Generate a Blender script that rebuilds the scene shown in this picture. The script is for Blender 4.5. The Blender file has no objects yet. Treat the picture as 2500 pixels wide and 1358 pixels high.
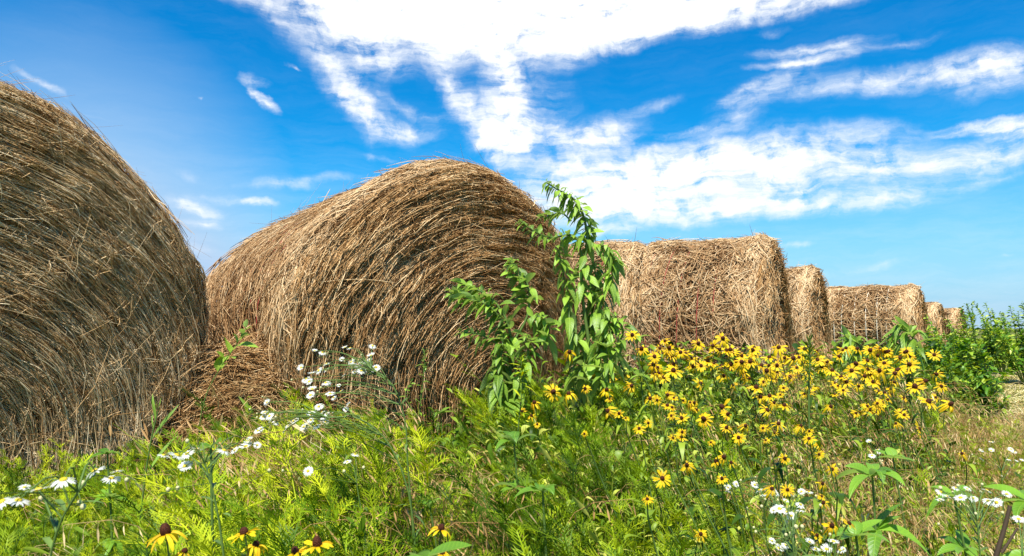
import bpy, math, numpy as np
from math import radians as R, sin, cos, pi
from mathutils import Vector

rng = np.random.default_rng(7)
SC = bpy.context.scene
COL = SC.collection

# ------------------------------------------------------------------ camera
CAM_Z = 0.78
PITCH = R(4.07)
FPX = 1700.0
cam_d = bpy.data.cameras.new('camera')
cam_d.sensor_width = 36.0
cam_d.lens = 36.0 * FPX / 2500.0
cam_d.clip_start = 0.02
cam_d.clip_end = 2000.0
cam_d.dof.use_dof = True
cam_d.dof.focus_distance = 2.9
cam_d.dof.aperture_fstop = 18.0
cam = bpy.data.objects.new('camera', cam_d)
cam.location = (0, 0, CAM_Z)
cam.rotation_euler = (R(90) + PITCH, 0, 0)
COL.objects.link(cam)
SC.camera = cam


def ray(px, py):
    u = (px - 1250.0) / FPX
    v = (679.0 - py) / FPX
    return np.array([u, cos(PITCH) - v * sin(PITCH), sin(PITCH) + v * cos(PITCH)])


def at(px, py, Y):
    """the point of the place seen in direction (px, py) of the photograph at depth Y metres"""
    r = ray(px, py)
    return np.array([0, 0, CAM_Z]) + r * (Y / r[1])


# ------------------------------------------------------------------ world
SUN_EL = R(60)
SUN_H = np.array([-0.25, -0.96])
SUN_H = SUN_H / np.linalg.norm(SUN_H)
SUN_DIR = np.array([SUN_H[0] * cos(SUN_EL), SUN_H[1] * cos(SUN_EL), sin(SUN_EL)])
SC.view_settings.view_transform = 'Standard'
SC.view_settings.look = 'None'
SC.view_settings.exposure = 0.92
SC.view_settings.gamma = 1.0

world = bpy.data.worlds.new('World')
SC.world = world
world.use_nodes = True
wt = world.node_tree
wt.nodes.clear()


class NT:
    """tiny node-graph writer"""

    def __init__(self, tree):
        self.t = tree

    def n(self, typ, ins=None, **kw):
        nd = self.t.nodes.new(typ)
        for k, v in kw.items():
            setattr(nd, k, v)
        if ins:
            for k, v in ins.items():
                s = nd.inputs[k]
                if isinstance(v, bpy.types.NodeSocket):
                    self.t.links.new(v, s)
                else:
                    s.default_value = v
        return nd

    def math(self, op, a, b=None, c=None, clamp=False):
        ins = {0: a}
        if b is not None:
            ins[1] = b
        if c is not None:
            ins[2] = c
        nd = self.n('ShaderNodeMath', ins, operation=op)
        nd.use_clamp = clamp
        return nd.outputs[0]

    def ramp(self, fac, stops, interp='LINEAR'):
        nd = self.n('ShaderNodeValToRGB', {0: fac})
        cr = nd.color_ramp
        cr.interpolation = interp
        while len(cr.elements) < len(stops):
            cr.elements.new(0.5)
        for e, (p, c) in zip(cr.elements, stops):
            e.position = p
            e.color = (*c, 1.0) if len(c) == 3 else c
        return nd.outputs[0]


# clouds: px, py, rx, ry, angle (degrees, up to the right), strength
CLOUDS = [
    (850, -30, 470, 62, -6, 1.30), (1280, -10, 560, 100, 0, 2.00), (1000, 60, 240, 80, -12, 1.70), (1230, 60, 260, 60, 0, 0.80), (1400, 85, 110, 60, 10, 1.00),
    (1800, -8, 340, 56, 3, 1.70), (1600, 58, 270, 46, 10, 0.75), (2060, -22, 190, 36, 6, 1.30), (1500, 20, 280, 70, 0, 1.20), (560, -10, 230, 26, -8, 0.50),
    (640, 30, 190, 34, -25, 0.50), (790, 120, 170, 58, -42, 0.75), (850, 235, 130, 46, -55, 1.25), (925, 290, 115, 34, -28, 1.25),
    (1010, 318, 85, 20, -6, 0.95), (960, 235, 105, 26, -32, 0.60), (915, 150, 90, 28, -12, 0.80), (1060, 285, 70, 16, -12, 0.65), (890, 90, 150, 45, -30, 0.90),
    (1100, 205, 115, 30, -60, 0.85), (1180, 300, 110, 52, -48, 1.40), (1200, 345, 75, 36, 0, 1.30), (1232, 200, 125, 50, -76, 1.70), (1250, 300, 60, 90, 0, 0.6),
    (1300, 270, 150, 70, -52, 0.5), (1345, 320, 95, 28, -12, 0.85), (1330, 170, 150, 62, -62, 0.50), (1250, 380, 120, 50, -20, 0.35),
    (1505, 305, 95, 34, 4, 1.00), (1480, 335, 75, 30, 0, 1.16), (1600, 250, 62, 16, 8, 0.80), (1785, 290, 90, 30, 10, 1.01), (1660, 320, 60, 9, 5, 0.87),
    (1540, 400, 300, 60, -8, 0.65), (1380, 400, 200, 80, -30, 0.45), (1900, 385, 320, 66, 0, 1.50), (2250, 410, 360, 52, 0, 1.25), (2460, 350, 170, 46, 10, 0.60), (2100, 330, 300, 40, 4, 0.35),
    (1600, 470, 330, 92, 0, 1.40), (1440, 490, 160, 74, 0, 1.50), (1850, 505, 370, 38, -2, 1.30), (2150, 488, 290, 24, 5, 0.50), (1700, 400, 180, 60, 0, 0.60),
    (2200, 188, 380, 32, 2, 1.40), (2460, 175, 170, 44, 5, 1.40), (1940, 155, 130, 11, 0, 1.38), (1900, 200, 180, 26, 12, 0.87), (1790, 235, 80, 12, 20, 0.72),
    (1985, 118, 150, 18, 0, 1.45), (2200, 105, 190, 12, 0, 0.58), (2400, 298, 110, 16, -3, 1.89), (2490, 312, 80, 18, -5, 1.59), (1875, 75, 50, 10, 0, 0.72),
    (1955, 470, 36, 9, 0, 0.90), (80, 185, 70, 14, -28, 1.23), (614, 190, 42, 14, 0, 1.45), (628, 221, 26, 10, -20, 1.16), (655, 245, 42, 13, -35, 1.38), (715, 155, 14, 6, -30, 1.16), (480, 230, 8, 5, 0, 0.87),
    (478, 498, 85, 22, -12, 1.59), (700, 457, 110, 18, 0, 0.94), (645, 500, 38, 13, 0, 1.09), (505, 545, 80, 14, -5, 0.87), (550, 478, 110, 13, -8, 0.87),
    (830, 440, 80, 14, 5, 0.72), (460, 425, 70, 16, -10, 0.61), (1950, 602, 100, 11, 0, 0.75), (2110, 655, 240, 20, 6, 0.60), (2470, 628, 34, 5, 0, 0.60),
    (940, 392, 66, 9, -12, 0.80), (450, 600, 110, 20, 0, 0.72), (1460, 575, 90, 16, 0, 0.70), (200, 270, 110, 8, -12, 0.43), (2000, 700, 200, 14, 0, 0.35),
]


def px_to_azel(px, py):
    r = ray(px, py)
    r = r / np.linalg.norm(r)
    return math.atan2(r[0], r[1]), math.asin(r[2])


w = NT(wt)
tc = w.n('ShaderNodeTexCoord')
sep = w.n('ShaderNodeSeparateXYZ', {0: tc.outputs['Generated']})
az = w.math('ARCTAN2', sep.outputs[0], sep.outputs[1])
el = w.math('ARCSINE', sep.outputs[2])
azel = w.n('ShaderNodeCombineXYZ', {0: az, 1: el, 2: 0.0}).outputs[0]
# domain warp
nz = w.n('ShaderNodeTexNoise', {'Vector': azel, 'Scale': 8.0, 'Detail': 10.0, 'Roughness': 0.6}, noise_dimensions='3D')
wv = w.n('ShaderNodeVectorMath', {0: nz.outputs['Color'], 1: (0.5, 0.5, 0.5)}, operation='SUBTRACT').outputs[0]
wv = w.n('ShaderNodeVectorMath', {0: wv, 1: (0.11, 0.05, 0.0)}, operation='MULTIPLY').outputs[0]
pw = w.n('ShaderNodeVectorMath', {0: azel, 1: wv}, operation='ADD').outputs[0]
acc = None
for (cx, cy, rx, ry, ang, st) in CLOUDS:
    a0, e0 = px_to_azel(cx, cy)
    k = cos(a0) ** 2
    mp = w.n('ShaderNodeMapping', {'Vector': pw, 'Location': (a0, e0, 0), 'Rotation': (0, 0, R(ang)),
                                   'Scale': (1.42 * rx / FPX * max(k, .7), 1.42 * ry / FPX * max(k, .7) ** .5, 1.0)}, vector_type='TEXTURE')
    g = w.n('ShaderNodeTexGradient', {0: mp.outputs[0]}, gradient_type='SPHERICAL').outputs['Fac']
    acc = w.math('MULTIPLY_ADD', g, st, 0.0 if acc is None else acc)
# streaky detail, stretched along the wind
mp2 = w.n('ShaderNodeMapping', {'Vector': pw, 'Rotation': (0, 0, R(-4)), 'Scale': (9.0, 50.0, 1.0)})
n2 = w.n('ShaderNodeTexNoise', {'Vector': mp2.outputs[0], 'Scale': 1.0, 'Detail': 10.0, 'Roughness': 0.68})
n3 = w.n('ShaderNodeTexNoise', {'Vector': pw, 'Scale': 30.0, 'Detail': 8.0, 'Roughness': 0.6})
det = w.math('ADD', w.math('MULTIPLY', n2.outputs['Fac'], 0.55), w.math('MULTIPLY', n3.outputs['Fac'], 0.45))
det = w.n('ShaderNodeMapRange', {'Value': det, 'From Min': 0.34, 'From Max': 0.66, 'To Min': 0.12, 'To Max': 1.9}).outputs[0]
den = w.math('MULTIPLY', acc, det)
den = w.n('ShaderNodeMapRange', {'Value': den, 'From Min': 0.03, 'From Max': 2.2, 'To Min': 0.0, 'To Max': 1.0}, interpolation_type='SMOOTHSTEP').outputs[0]
# thin veil everywhere
veil = w.n('ShaderNodeMapRange', {'Value': n2.outputs['Fac'], 'From Min': 0.42, 'From Max': 0.8, 'To Min': 0.0, 'To Max': 0.22}).outputs[0]
elv = w.n('ShaderNodeMapRange', {'Value': el, 'From Min': 0.0, 'From Max': 0.3, 'To Min': 1.0, 'To Max': 0.15}).outputs[0]
den = w.math('MAXIMUM', den, w.math('MULTIPLY', veil, elv), clamp=True)

sky = w.n('ShaderNodeTexSky', sky_type='NISHITA')
sky.sun_disc = False
sky.sun_elevation = SUN_EL
sky.sun_rotation = math.atan2(SUN_H[0], SUN_H[1])
sky.altitude = 300
sky.air_density = 1.0
sky.dust_density = 0.9
sky.ozone_density = 3.0
hs = w.n('ShaderNodeHueSaturation', {'Color': sky.outputs[0], 'Saturation': 1.45, 'Value': 1.0, 'Hue': 0.497})
hs = w.n('ShaderNodeMix', {'Factor': 1.0, 6: hs.outputs[0], 7: (0.25, 1.5, 1.62, 1)}, data_type='RGBA', blend_type='MULTIPLY')
# the air is milkier low down and on the left, where the sky brightens towards the sun
milk1 = w.n('ShaderNodeMapRange', {'Value': el, 'From Min': -0.02, 'From Max': 0.26, 'To Min': 0.93, 'To Max': 0.0}, interpolation_type='SMOOTHSTEP').outputs[0]
mpm = w.n('ShaderNodeMapping', {'Vector': azel, 'Location': (-0.56, 0.13, 0), 'Rotation': (0, 0, R(30)), 'Scale': (0.27, 0.27, 1)}, vector_type='TEXTURE')
milk2 = w.n('ShaderNodeTexGradient', {0: mpm.outputs[0]}, gradient_type='SPHERICAL').outputs['Fac']
milk = w.math('ADD', milk1, w.math('MULTIPLY', milk2, 0.95), clamp=True)
pale = w.n('ShaderNodeMix', {'Factor': milk, 6: hs.outputs[2], 7: (4.1, 5.75, 7.9, 1)}, data_type='RGBA')
mix = w.n('ShaderNodeMix', {'Factor': den, 6: pale.outputs[2], 7: (9.0, 9.3, 9.7, 1)}, data_type='RGBA')
bg = w.n('ShaderNodeBackground', {'Color': mix.outputs[2], 'Strength': 0.062})
wo = w.n('ShaderNodeOutputWorld', {0: bg.outputs[0]})

# ------------------------------------------------------------------ sun
sl = bpy.data.lights.new('sun', 'SUN')
sl.energy = 5.0
sl.angle = R(0.55)
sl.color = (1.0, 0.955, 0.88)
sun = bpy.data.objects.new('sun', sl)
sun.rotation_euler = Vector(tuple(SUN_DIR)).to_track_quat('Z', 'Y').to_euler()
COL.objects.link(sun)
SC.cycles.max_bounces = 6
SC.cycles.diffuse_bounces = 3
SC.cycles.transmission_bounces = 4
SC.cycles.transparent_max_bounces = 4


# ------------------------------------------------------------------ materials
def mat_new(name):
    m = bpy.data.materials.new(name)
    m.use_nodes = True
    m.node_tree.nodes.clear()
    return m, NT(m.node_tree)


ALB = 0.80


def fibre_mat(name, stops, rough=0.55, trans=0.0, spec=0.3, clump=2.2, amp=0.35, tcol=None, sheen=0.0):
    """straw, leaf and stem material: the colour varies by strand (attribute rnd) and by clump (noise in the object's space)"""
    stops = [(p_, tuple(ALB * c_ for c_ in col_)) for p_, col_ in stops]
    m, t = mat_new(name)
    at_ = t.n('ShaderNodeAttribute', attribute_name='rnd')
    tc_ = t.n('ShaderNodeTexCoord')
    nz_ = t.n('ShaderNodeTexNoise', {'Vector': tc_.outputs['Object'], 'Scale': clump, 'Detail': 4.0, 'Roughness': 0.6})
    f = t.math('MULTIPLY_ADD', t.math('SUBTRACT', nz_.outputs['Fac'], 0.5), amp * 2.0, at_.outputs['Fac'], clamp=True)
    c = t.ramp(f, stops)
    p = t.n('ShaderNodeBsdfPrincipled', {'Base Color': c, 'Roughness': rough, 'Specular IOR Level': spec})
    out = p.outputs[0]
    if trans > 0:
        hs_ = t.n('ShaderNodeHueSaturation', {'Color': c, 'Hue': 0.485, 'Saturation': 1.1, 'Value': 1.5})
        tr = t.n('ShaderNodeBsdfTranslucent', {'Color': hs_.outputs[0]})
        mx = t.n('ShaderNodeMixShader', {0: trans, 1: out, 2: tr.outputs[0]})
        out = mx.outputs[0]
    t.n('ShaderNodeOutputMaterial', {0: out})
    return m


M = {}
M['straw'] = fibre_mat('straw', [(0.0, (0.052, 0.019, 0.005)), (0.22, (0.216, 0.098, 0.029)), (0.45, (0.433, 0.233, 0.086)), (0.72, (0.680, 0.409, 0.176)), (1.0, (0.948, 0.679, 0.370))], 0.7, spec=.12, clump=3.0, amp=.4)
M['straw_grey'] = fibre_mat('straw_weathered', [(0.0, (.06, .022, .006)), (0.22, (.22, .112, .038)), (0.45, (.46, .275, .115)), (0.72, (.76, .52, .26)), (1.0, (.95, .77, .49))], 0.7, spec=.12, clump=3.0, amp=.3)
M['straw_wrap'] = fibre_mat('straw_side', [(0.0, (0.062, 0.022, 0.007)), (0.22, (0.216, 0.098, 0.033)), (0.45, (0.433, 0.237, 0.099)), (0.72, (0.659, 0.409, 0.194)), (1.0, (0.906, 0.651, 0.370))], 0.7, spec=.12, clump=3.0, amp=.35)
M['core'] = fibre_mat('hay_core', [(0.0, (.03, .016, .008)), (0.5, (.07, .04, .02)), (1.0, (.14, .085, .045))], 0.9, spec=.05, clump=9.0, amp=.6)
M['ragweed'] = fibre_mat('ragweed_leaf', [(0.0, (.022, .062, .002)), (0.3, (.10, .19, .004)), (0.65, (.29, .41, .008)), (1.0, (.60, .64, .02))], 0.5, spec=.15, trans=.22, clump=1.6, amp=.3)
M['forb'] = fibre_mat('forb_leaf', [(0.0, (.022, .06, .004)), (0.4, (.11, .20, .010)), (0.75, (.29, .38, .03)), (1.0, (.55, .55, .10))], 0.42, spec=.18, trans=.2, clump=2.0, amp=.3)
M['grass'] = fibre_mat('green_grass_blade', [(0.0, (.04, .10, .003)), (0.5, (.20, .34, .008)), (0.85, (.44, .52, .02)), (1.0, (.66, .58, .10))], 0.45, spec=.18, trans=.25, clump=1.0, amp=.3)
M['brome'] = fibre_mat('dry_brome', [(0.0, (.20, .085, .022)), (0.4, (.48, .26, .085)), (0.75, (.68, .46, .19)), (1.0, (.86, .68, .40))], 0.6, trans=.2, clump=1.5, amp=.25)
M['mown'] = fibre_mat('mown_straw', [(0.0, (.16, .18, .02)), (0.3, (.42, .34, .08)), (0.6, (.74, .56, .20)), (1.0, (.95, .80, .42))], 0.6, clump=.8, amp=.45)
M['stem'] = fibre_mat('green_stem', [(0.0, (.06, .11, .02)), (1.0, (.17, .26, .05))], 0.5)
M['stem_brown'] = fibre_mat('brown_stem', [(0.0, (.035, .022, .012)), (1.0, (.10, .06, .03))], 0.7, clump=20)
M['shrub'] = fibre_mat('shrub_leaf', [(0.0, (.03, .10, .01)), (0.45, (.11, .26, .018)), (0.8, (.27, .44, .03)), (1.0, (.50, .58, .07))], 0.4, trans=.3, clump=2.5, amp=.35)
M['daisy'] = fibre_mat('white_petal', [(0.0, (.70, .69, .60)), (1.0, (.90, .89, .84))], 0.5, trans=.25, clump=5, amp=.1)
M['disc'] = fibre_mat('yellow_disc', [(0.0, (.55, .36, .01)), (1.0, (.78, .60, .03))], 0.7, clump=300, amp=.6)
M['bud'] = fibre_mat('cream_bud', [(0.0, (.50, .45, .16)), (1.0, (.72, .66, .38))], 0.6, clump=5, amp=.2)
M['twine_red'] = fibre_mat('red_twine', [(0.0, (.32, .03, .03)), (1.0, (.5, .08, .06))], 0.6)
M['twine_pale'] = fibre_mat('pale_twine', [(0.0, (.6, .5, .36)), (1.0, (.85, .75, .58))], 0.6)


def leaf_mat(name, dark, light, trans=.3, vein=90.0):
    """broad leaf with a pale midrib and side veins drawn from the leaf's own coordinates (attribute uvl: along, across)"""
    m, t = mat_new(name)
    a1 = t.n('ShaderNodeAttribute', attribute_name='rnd')
    lu = t.n('ShaderNodeAttribute', attribute_name='along')
    lv = t.n('ShaderNodeAttribute', attribute_name='across')
    av = t.math('ABSOLUTE', lv.outputs['Fac'])
    ph = t.math('SUBTRACT', t.math('MULTIPLY', lu.outputs['Fac'], 62.0), t.math('MULTIPLY', av, 9.0))
    ve = t.math('POWER', t.math('MULTIPLY_ADD', t.math('SINE', ph), 0.5, 0.5), 5.0)
    mid = t.n('ShaderNodeMapRange', {'Value': av, 'From Min': 0.03, 'From Max': 0.10, 'To Min': 1.0, 'To Max': 0.0}).outputs[0]
    vv = t.math('MAXIMUM', t.math('MULTIPLY', ve, 0.45), mid)
    tc_ = t.n('ShaderNodeTexCoord')
    nz_ = t.n('ShaderNodeTexNoise', {'Vector': tc_.outputs['Object'], 'Scale': 25.0, 'Detail': 4.0})
    f = t.math('ADD', t.math('MULTIPLY', a1.outputs['Fac'], 0.8), t.math('MULTIPLY_ADD', nz_.outputs['Fac'], 0.6, -0.15), clamp=True)
    c = t.ramp(f, [(0.0, dark), (1.0, light)])
    c2 = t.n('ShaderNodeMix', {'Factor': t.math('MULTIPLY', vv, 0.45), 6: c, 7: (min(light[0] * 1.5, 1), min(light[1] * 1.35, 1), light[2] * 1.6, 1)}, data_type='RGBA')
    gm = t.n('ShaderNodeNewGeometry')
    c2 = t.n('ShaderNodeMix', {'Factor': t.math('MULTIPLY', gm.outputs['Backfacing'], 0.45), 6: c2.outputs[2], 7: (.34, .44, .17, 1)}, data_type='RGBA')
    bmp = t.n('ShaderNodeBump', {'Height': vv, 'Strength': 0.4, 'Distance': 0.002})
    p = t.n('ShaderNodeBsdfPrincipled', {'Base Color': c2.outputs[2], 'Roughness': 0.42, 'Specular IOR Level': 0.35, 'Normal': bmp.outputs[0]})
    hs_ = t.n('ShaderNodeHueSaturation', {'Color': c2.outputs[2], 'Hue': 0.485, 'Saturation': 1.1, 'Value': 1.6})
    tr = t.n('ShaderNodeBsdfTranslucent', {'Color': hs_.outputs[0]})
    mx = t.n('ShaderNodeMixShader', {0: trans, 1: p.outputs[0], 2: tr.outputs[0]})
    t.n('ShaderNodeOutputMaterial', {0: mx.outputs[0]})
    return m


M['weed'] = leaf_mat('tall_weed_leaf', (.022, .075, .006), (.29, .45, .045))
M['broad'] = leaf_mat('broad_leaf', (.03, .11, .010), (.20, .37, .03), .35)


def petal_mat():
    m, t = mat_new('yellow_petal')
    a1 = t.n('ShaderNodeAttribute', attribute_name='rnd')
    lu = t.n('ShaderNodeAttribute', attribute_name='along')
    lv = t.n('ShaderNodeAttribute', attribute_name='across')
    c = t.ramp(a1.outputs['Fac'], [(0.0, (.60, .29, .003)), (0.35, (.74, .47, .004)), (1.0, (.82, .60, .008))])
    ba = t.n('ShaderNodeMapRange', {'Value': lu.outputs['Fac'], 'From Min': 0.05, 'From Max': 0.5, 'To Min': 0.4, 'To Max': 0.0}).outputs[0]
    c2 = t.n('ShaderNodeMix', {'Factor': ba, 6: c, 7: (.58, .20, .006, 1)}, data_type='RGBA')
    gr = t.math('MULTIPLY_ADD', t.math('SINE', t.math('MULTIPLY', lv.outputs['Fac'], 14.0)), 0.5, 0.5)
    bmp = t.n('ShaderNodeBump', {'Height': gr, 'Strength': 0.5, 'Distance': 0.001})
    p = t.n('ShaderNodeBsdfPrincipled', {'Base Color': c2.outputs[2], 'Roughness': 0.5, 'Specular IOR Level': 0.3, 'Normal': bmp.outputs[0]})
    tr = t.n('ShaderNodeBsdfTranslucent', {'Color': c2.outputs[2]})
    mx = t.n('ShaderNodeMixShader', {0: .3, 1: p.outputs[0], 2: tr.outputs[0]})
    t.n('ShaderNodeOutputMaterial', {0: mx.outputs[0]})
    return m


def cone_mat():
    m, t = mat_new('dark_flower_cone')
    tc_ = t.n('ShaderNodeTexCoord')
    vo = t.n('ShaderNodeTexVoronoi', {'Vector': tc_.outputs['Object'], 'Scale': 650.0})
    c = t.ramp(vo.outputs['Distance'], [(0.0, (.13, .035, .012)), (0.5, (.05, .014, .006)), (1.0, (.015, .005, .002))])
    bmp = t.n('ShaderNodeBump', {'Height': vo.outputs['Distance'], 'Strength': 0.9, 'Distance': 0.001})
    bmp.invert = True
    p = t.n('ShaderNodeBsdfPrincipled', {'Base Color': c, 'Roughness': 0.6, 'Specular IOR Level': 0.12, 'Normal': bmp.outputs[0]})
    t.n('ShaderNodeOutputMaterial', {0: p.outputs[0]})
    return m


M['petal'] = petal_mat()
M['cone'] = cone_mat()


def ground_mat():
    m, t = mat_new('ground_soil')
    tc_ = t.n('ShaderNodeTexCoord')
    n1 = t.n('ShaderNodeTexNoise', {'Vector': tc_.outputs['Object'], 'Scale': 0.7, 'Detail': 6.0})
    n2_ = t.n('ShaderNodeTexNoise', {'Vector': tc_.outputs['Object'], 'Scale': 45.0, 'Detail': 6.0, 'Roughness': .7})
    n3_ = t.n('ShaderNodeTexNoise', {'Vector': tc_.outputs['Object'], 'Scale': 8.0, 'Detail': 6.0, 'Roughness': .7})
    c = t.ramp(n1.outputs['Fac'], [(0.3, (.07, .10, .02)), (0.55, (.13, .14, .04)), (0.8, (.26, .22, .09))])
    c2 = t.ramp(n2_.outputs['Fac'], [(0.3, (.35, .35, .3)), (0.7, (1.4, 1.3, 1.2))])
    mx = t.n('ShaderNodeMix', {'Factor': 1.0, 6: c, 7: c2}, data_type='RGBA', blend_type='MULTIPLY')
    bmp = t.n('ShaderNodeBump', {'Height': n3_.outputs['Fac'], 'Strength': 0.8, 'Distance': 0.05})
    p = t.n('ShaderNodeBsdfPrincipled', {'Base Color': mx.outputs[2], 'Roughness': 0.95, 'Specular IOR Level': .1, 'Normal': bmp.outputs[0]})
    t.n('ShaderNodeOutputMaterial', {0: p.outputs[0]})
    return m


M['ground'] = ground_mat()


# ------------------------------------------------------------------ mesh helpers
class Geo:
    """collects quads with per-vertex attributes and builds ONE mesh object"""

    def __init__(self):
        self.v, self.f, self.r, self.u, self.w = [], [], [], [], []
        self.n = 0

    def add(self, v, f, r, u=None, w_=None):
        v = np.asarray(v, float).reshape(-1, 3)
        f = np.asarray(f, int).reshape(-1, 4)
        self.v.append(v)
        self.f.append(f + self.n)
        k = len(v)
        self.r.append(np.broadcast_to(np.asarray(r, float), (k,)) if np.ndim(r) == 0 else np.asarray(r, float).ravel())
        self.u.append(np.zeros(k) if u is None else np.asarray(u, float).ravel())
        self.w.append(np.zeros(k) if w_ is None else np.asarray(w_, float).ravel())
        self.n += k
        return self

    def arrays(self):
        return [np.concatenate(a) if a else np.zeros((0, c)) for a, c in ((self.v, 3), (self.f, 4))] + [np.concatenate(a) for a in (self.r, self.u, self.w)]

    def mesh(self, name, mat, smooth=False):
        v, f, r, u, w_ = self.arrays()
        me = bpy.data.meshes.new(name)
        me.vertices.add(len(v))
        me.vertices.foreach_set('co', v.astype(np.float32).ravel())
        me.loops.add(len(f) * 4)
        me.loops.foreach_set('vertex_index', f.astype(np.int32).ravel())
        me.polygons.add(len(f))
        me.polygons.foreach_set('loop_start', np.arange(0, len(f) * 4, 4, dtype=np.int32))
        if smooth:
            me.polygons.foreach_set('use_smooth', np.ones(len(f), bool))
        for nm, a in (('rnd', r), ('along', u), ('across', w_)):
            at_ = me.attributes.new(nm, 'FLOAT', 'POINT')
            at_.data.foreach_set('value', a.astype(np.float32))
        me.materials.append(M[mat])
        me.update(calc_edges=True)
        return me

    def build(self, name, mat, parent=None, smooth=False, loc=None):
        ob = bpy.data.objects.new(name, self.mesh(name, mat, smooth))
        COL.objects.link(ob)
        if parent is not None:
            ob.parent = parent
        if loc is not None:
            ob.location = loc
        return ob


def norm(a):
    return a / np.maximum(np.linalg.norm(a, axis=-1, keepdims=True), 1e-9)


def strands(geo, P, W, Nr, rnd, sides=3):
    """P (N,K,3) centre lines, W (N,K) radii, Nr (N,K,3) outward normals, rnd (N,)"""
    N, K, _ = P.shape
    T = norm(np.gradient(P, axis=1))
    B = norm(np.cross(T, Nr))
    Nn = norm(np.cross(B, T))
    W = W[..., None]
    if sides == 3:
        ring = np.stack([P + B * W, P + Nn * W * 1.1, P - B * W], 2)
        S = 3
        pairs = [(0, 1), (1, 2), (2, 0)]
    else:
        ring = np.stack([P + B * W, P - B * W], 2)
        S = 2
        pairs = [(0, 1)]
    v = ring.reshape(-1, 3)
    base = (np.arange(N)[:, None] * K + np.arange(K - 1)[None, :]) * S
    fs = []
    for a, b in pairs:
        fs.append(np.stack([base + a, base + b, base + b + S, base + a + S], -1).reshape(-1, 4))
    u = np.broadcast_to(np.linspace(0, 1, K)[None, :, None], (N, K, S)).ravel()
    geo.add(v, np.concatenate(fs), np.repeat(rnd, K * S), u)


def leaves(geo, base, d, up, L, Wd, droop, rnd, K=5, fold=.25, prof='lance', curl=0.0, twist=0.0, wave=0.0):
    """vectorised leaf blades: base (N,3), direction d, face normal up, length L, half width Wd, droop, per-leaf rnd"""
    base = np.atleast_2d(base)
    N = len(base)
    d = norm(np.broadcast_to(np.asarray(d, float), (N, 3)))
    up = norm(np.broadcast_to(np.asarray(up, float), (N, 3)))
    L, Wd, droop, rnd = [np.broadcast_to(np.asarray(a, float), (N,)) for a in (L, Wd, droop, rnd)]
    t = np.linspace(0, 1, K + 1)
    if prof == 'lance':
        wp = np.sin(pi * np.clip(t, 0, 1) ** .75) ** .85
        wp[0] = .10
        wp[-1] = .02
    elif prof == 'petal':
        wp = np.interp(t, [0, .15, .5, .8, .93, 1], [.35, .6, 1, .95, .65, .2])
    elif prof == 'ovate':
        wp = np.interp(t, [0, .08, .3, .55, .8, .93, 1], [.1, .55, 1, .88, .42, .15, .02])
    else:
        wp = np.interp(t, [0, .2, .7, 1], [.7, 1, .7, .05])
    side = norm(np.cross(d, up))
    nn = norm(np.cross(side, d))
    tt = t[None, :, None]
    c = base[:, None] + d[:, None] * (L[:, None, None] * tt * (1 - .25 * np.abs(droop)[:, None, None] * tt))
    c = c + np.array([0, 0, -1.0]) * (L * droop)[:, None, None] * tt ** 2
    if curl:
        c = c + nn[:, None] * (L[:, None, None] * curl * np.sin(tt * pi))
    sd = side[:, None]
    if wave:
        ph = rng.uniform(0, 6.28, (N, 1, 1))
        c = c + sd * (L[:, None, None] * wave * np.sin(tt * 5 + ph))
    if twist:
        ang = rng.normal(0, twist, (N, 1, 1)) * tt
        sd = sd * np.cos(ang) + nn[:, None] * np.sin(ang)
    wv_ = (Wd[:, None] * wp[None, :])[..., None]
    l = c - sd * wv_ + nn[:, None] * wv_ * fold
    r = c + sd * wv_ + nn[:, None] * wv_ * fold
    v = np.stack([l, c, r], 2)
    K1 = K + 1
    b = (np.arange(N)[:, None] * K1 + np.arange(K)[None]) * 3
    f = np.concatenate([np.stack([b, b + 1, b + 4, b + 3], -1).reshape(-1, 4), np.stack([b + 1, b + 2, b + 5, b + 4], -1).reshape(-1, 4)])
    u = np.broadcast_to(t[None, :, None], (N, K1, 3)).ravel()
    wq = np.broadcast_to((np.array([-1, 0, 1.0])[None, :] * wp[:, None])[None], (N, K1, 3)).ravel()
    geo.add(v.reshape(-1, 3), f, np.repeat(rnd, K1 * 3), u, wq)


def tube(geo, P, rad, sides=6, rnd=.5):
    P = np.asarray(P, float)
    K = len(P)
    rad = np.broadcast_to(np.asarray(rad, float), (K,))
    T = norm(np.gradient(P, axis=0))
    ref = np.array([0.31, 0.9, 0.2])
    A = norm(np.cross(T, ref))
    B = np.cross(T, A)
    th = np.arange(sides) / sides * 2 * pi
    ring = P[:, None] + (A[:, None] * np.cos(th)[None, :, None] + B[:, None] * np.sin(th)[None, :, None]) * rad[:, None, None]
    b = np.arange(K - 1)[:, None] * sides
    j = np.arange(sides)[None]
    f = np.stack([b + j, b + (j + 1) % sides, b + sides + (j + 1) % sides, b + sides + j], -1).reshape(-1, 4)
    geo.add(ring.reshape(-1, 3), f, rnd, np.repeat(np.linspace(0, 1, K), sides))


def curve_pts(pts, n=14):
    """smooth curve through control points (Hermite, chord-length tangents, so short spans never loop)"""
    p = np.asarray(pts, float)
    m = len(p)
    dl = np.maximum(np.linalg.norm(np.diff(p, axis=0), axis=1), 1e-6)
    sl_ = np.diff(p, axis=0) / dl[:, None]
    tg = np.zeros_like(p)
    tg[0], tg[-1] = sl_[0], sl_[-1]
    for i in range(1, m - 1):
        tg[i] = (sl_[i - 1] * dl[i] + sl_[i] * dl[i - 1]) / (dl[i] + dl[i - 1])
    out = []
    for s_ in np.linspace(0, m - 1 - 1e-6, n):
        i = int(s_)
        t = s_ - i
        h = dl[i]
        out.append((2 * t ** 3 - 3 * t * t + 1) * p[i] + (t ** 3 - 2 * t * t + t) * h * tg[i] + (3 * t * t - 2 * t ** 3) * p[i + 1] + (t ** 3 - t * t) * h * tg[i + 1])
    return np.array(out)


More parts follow.
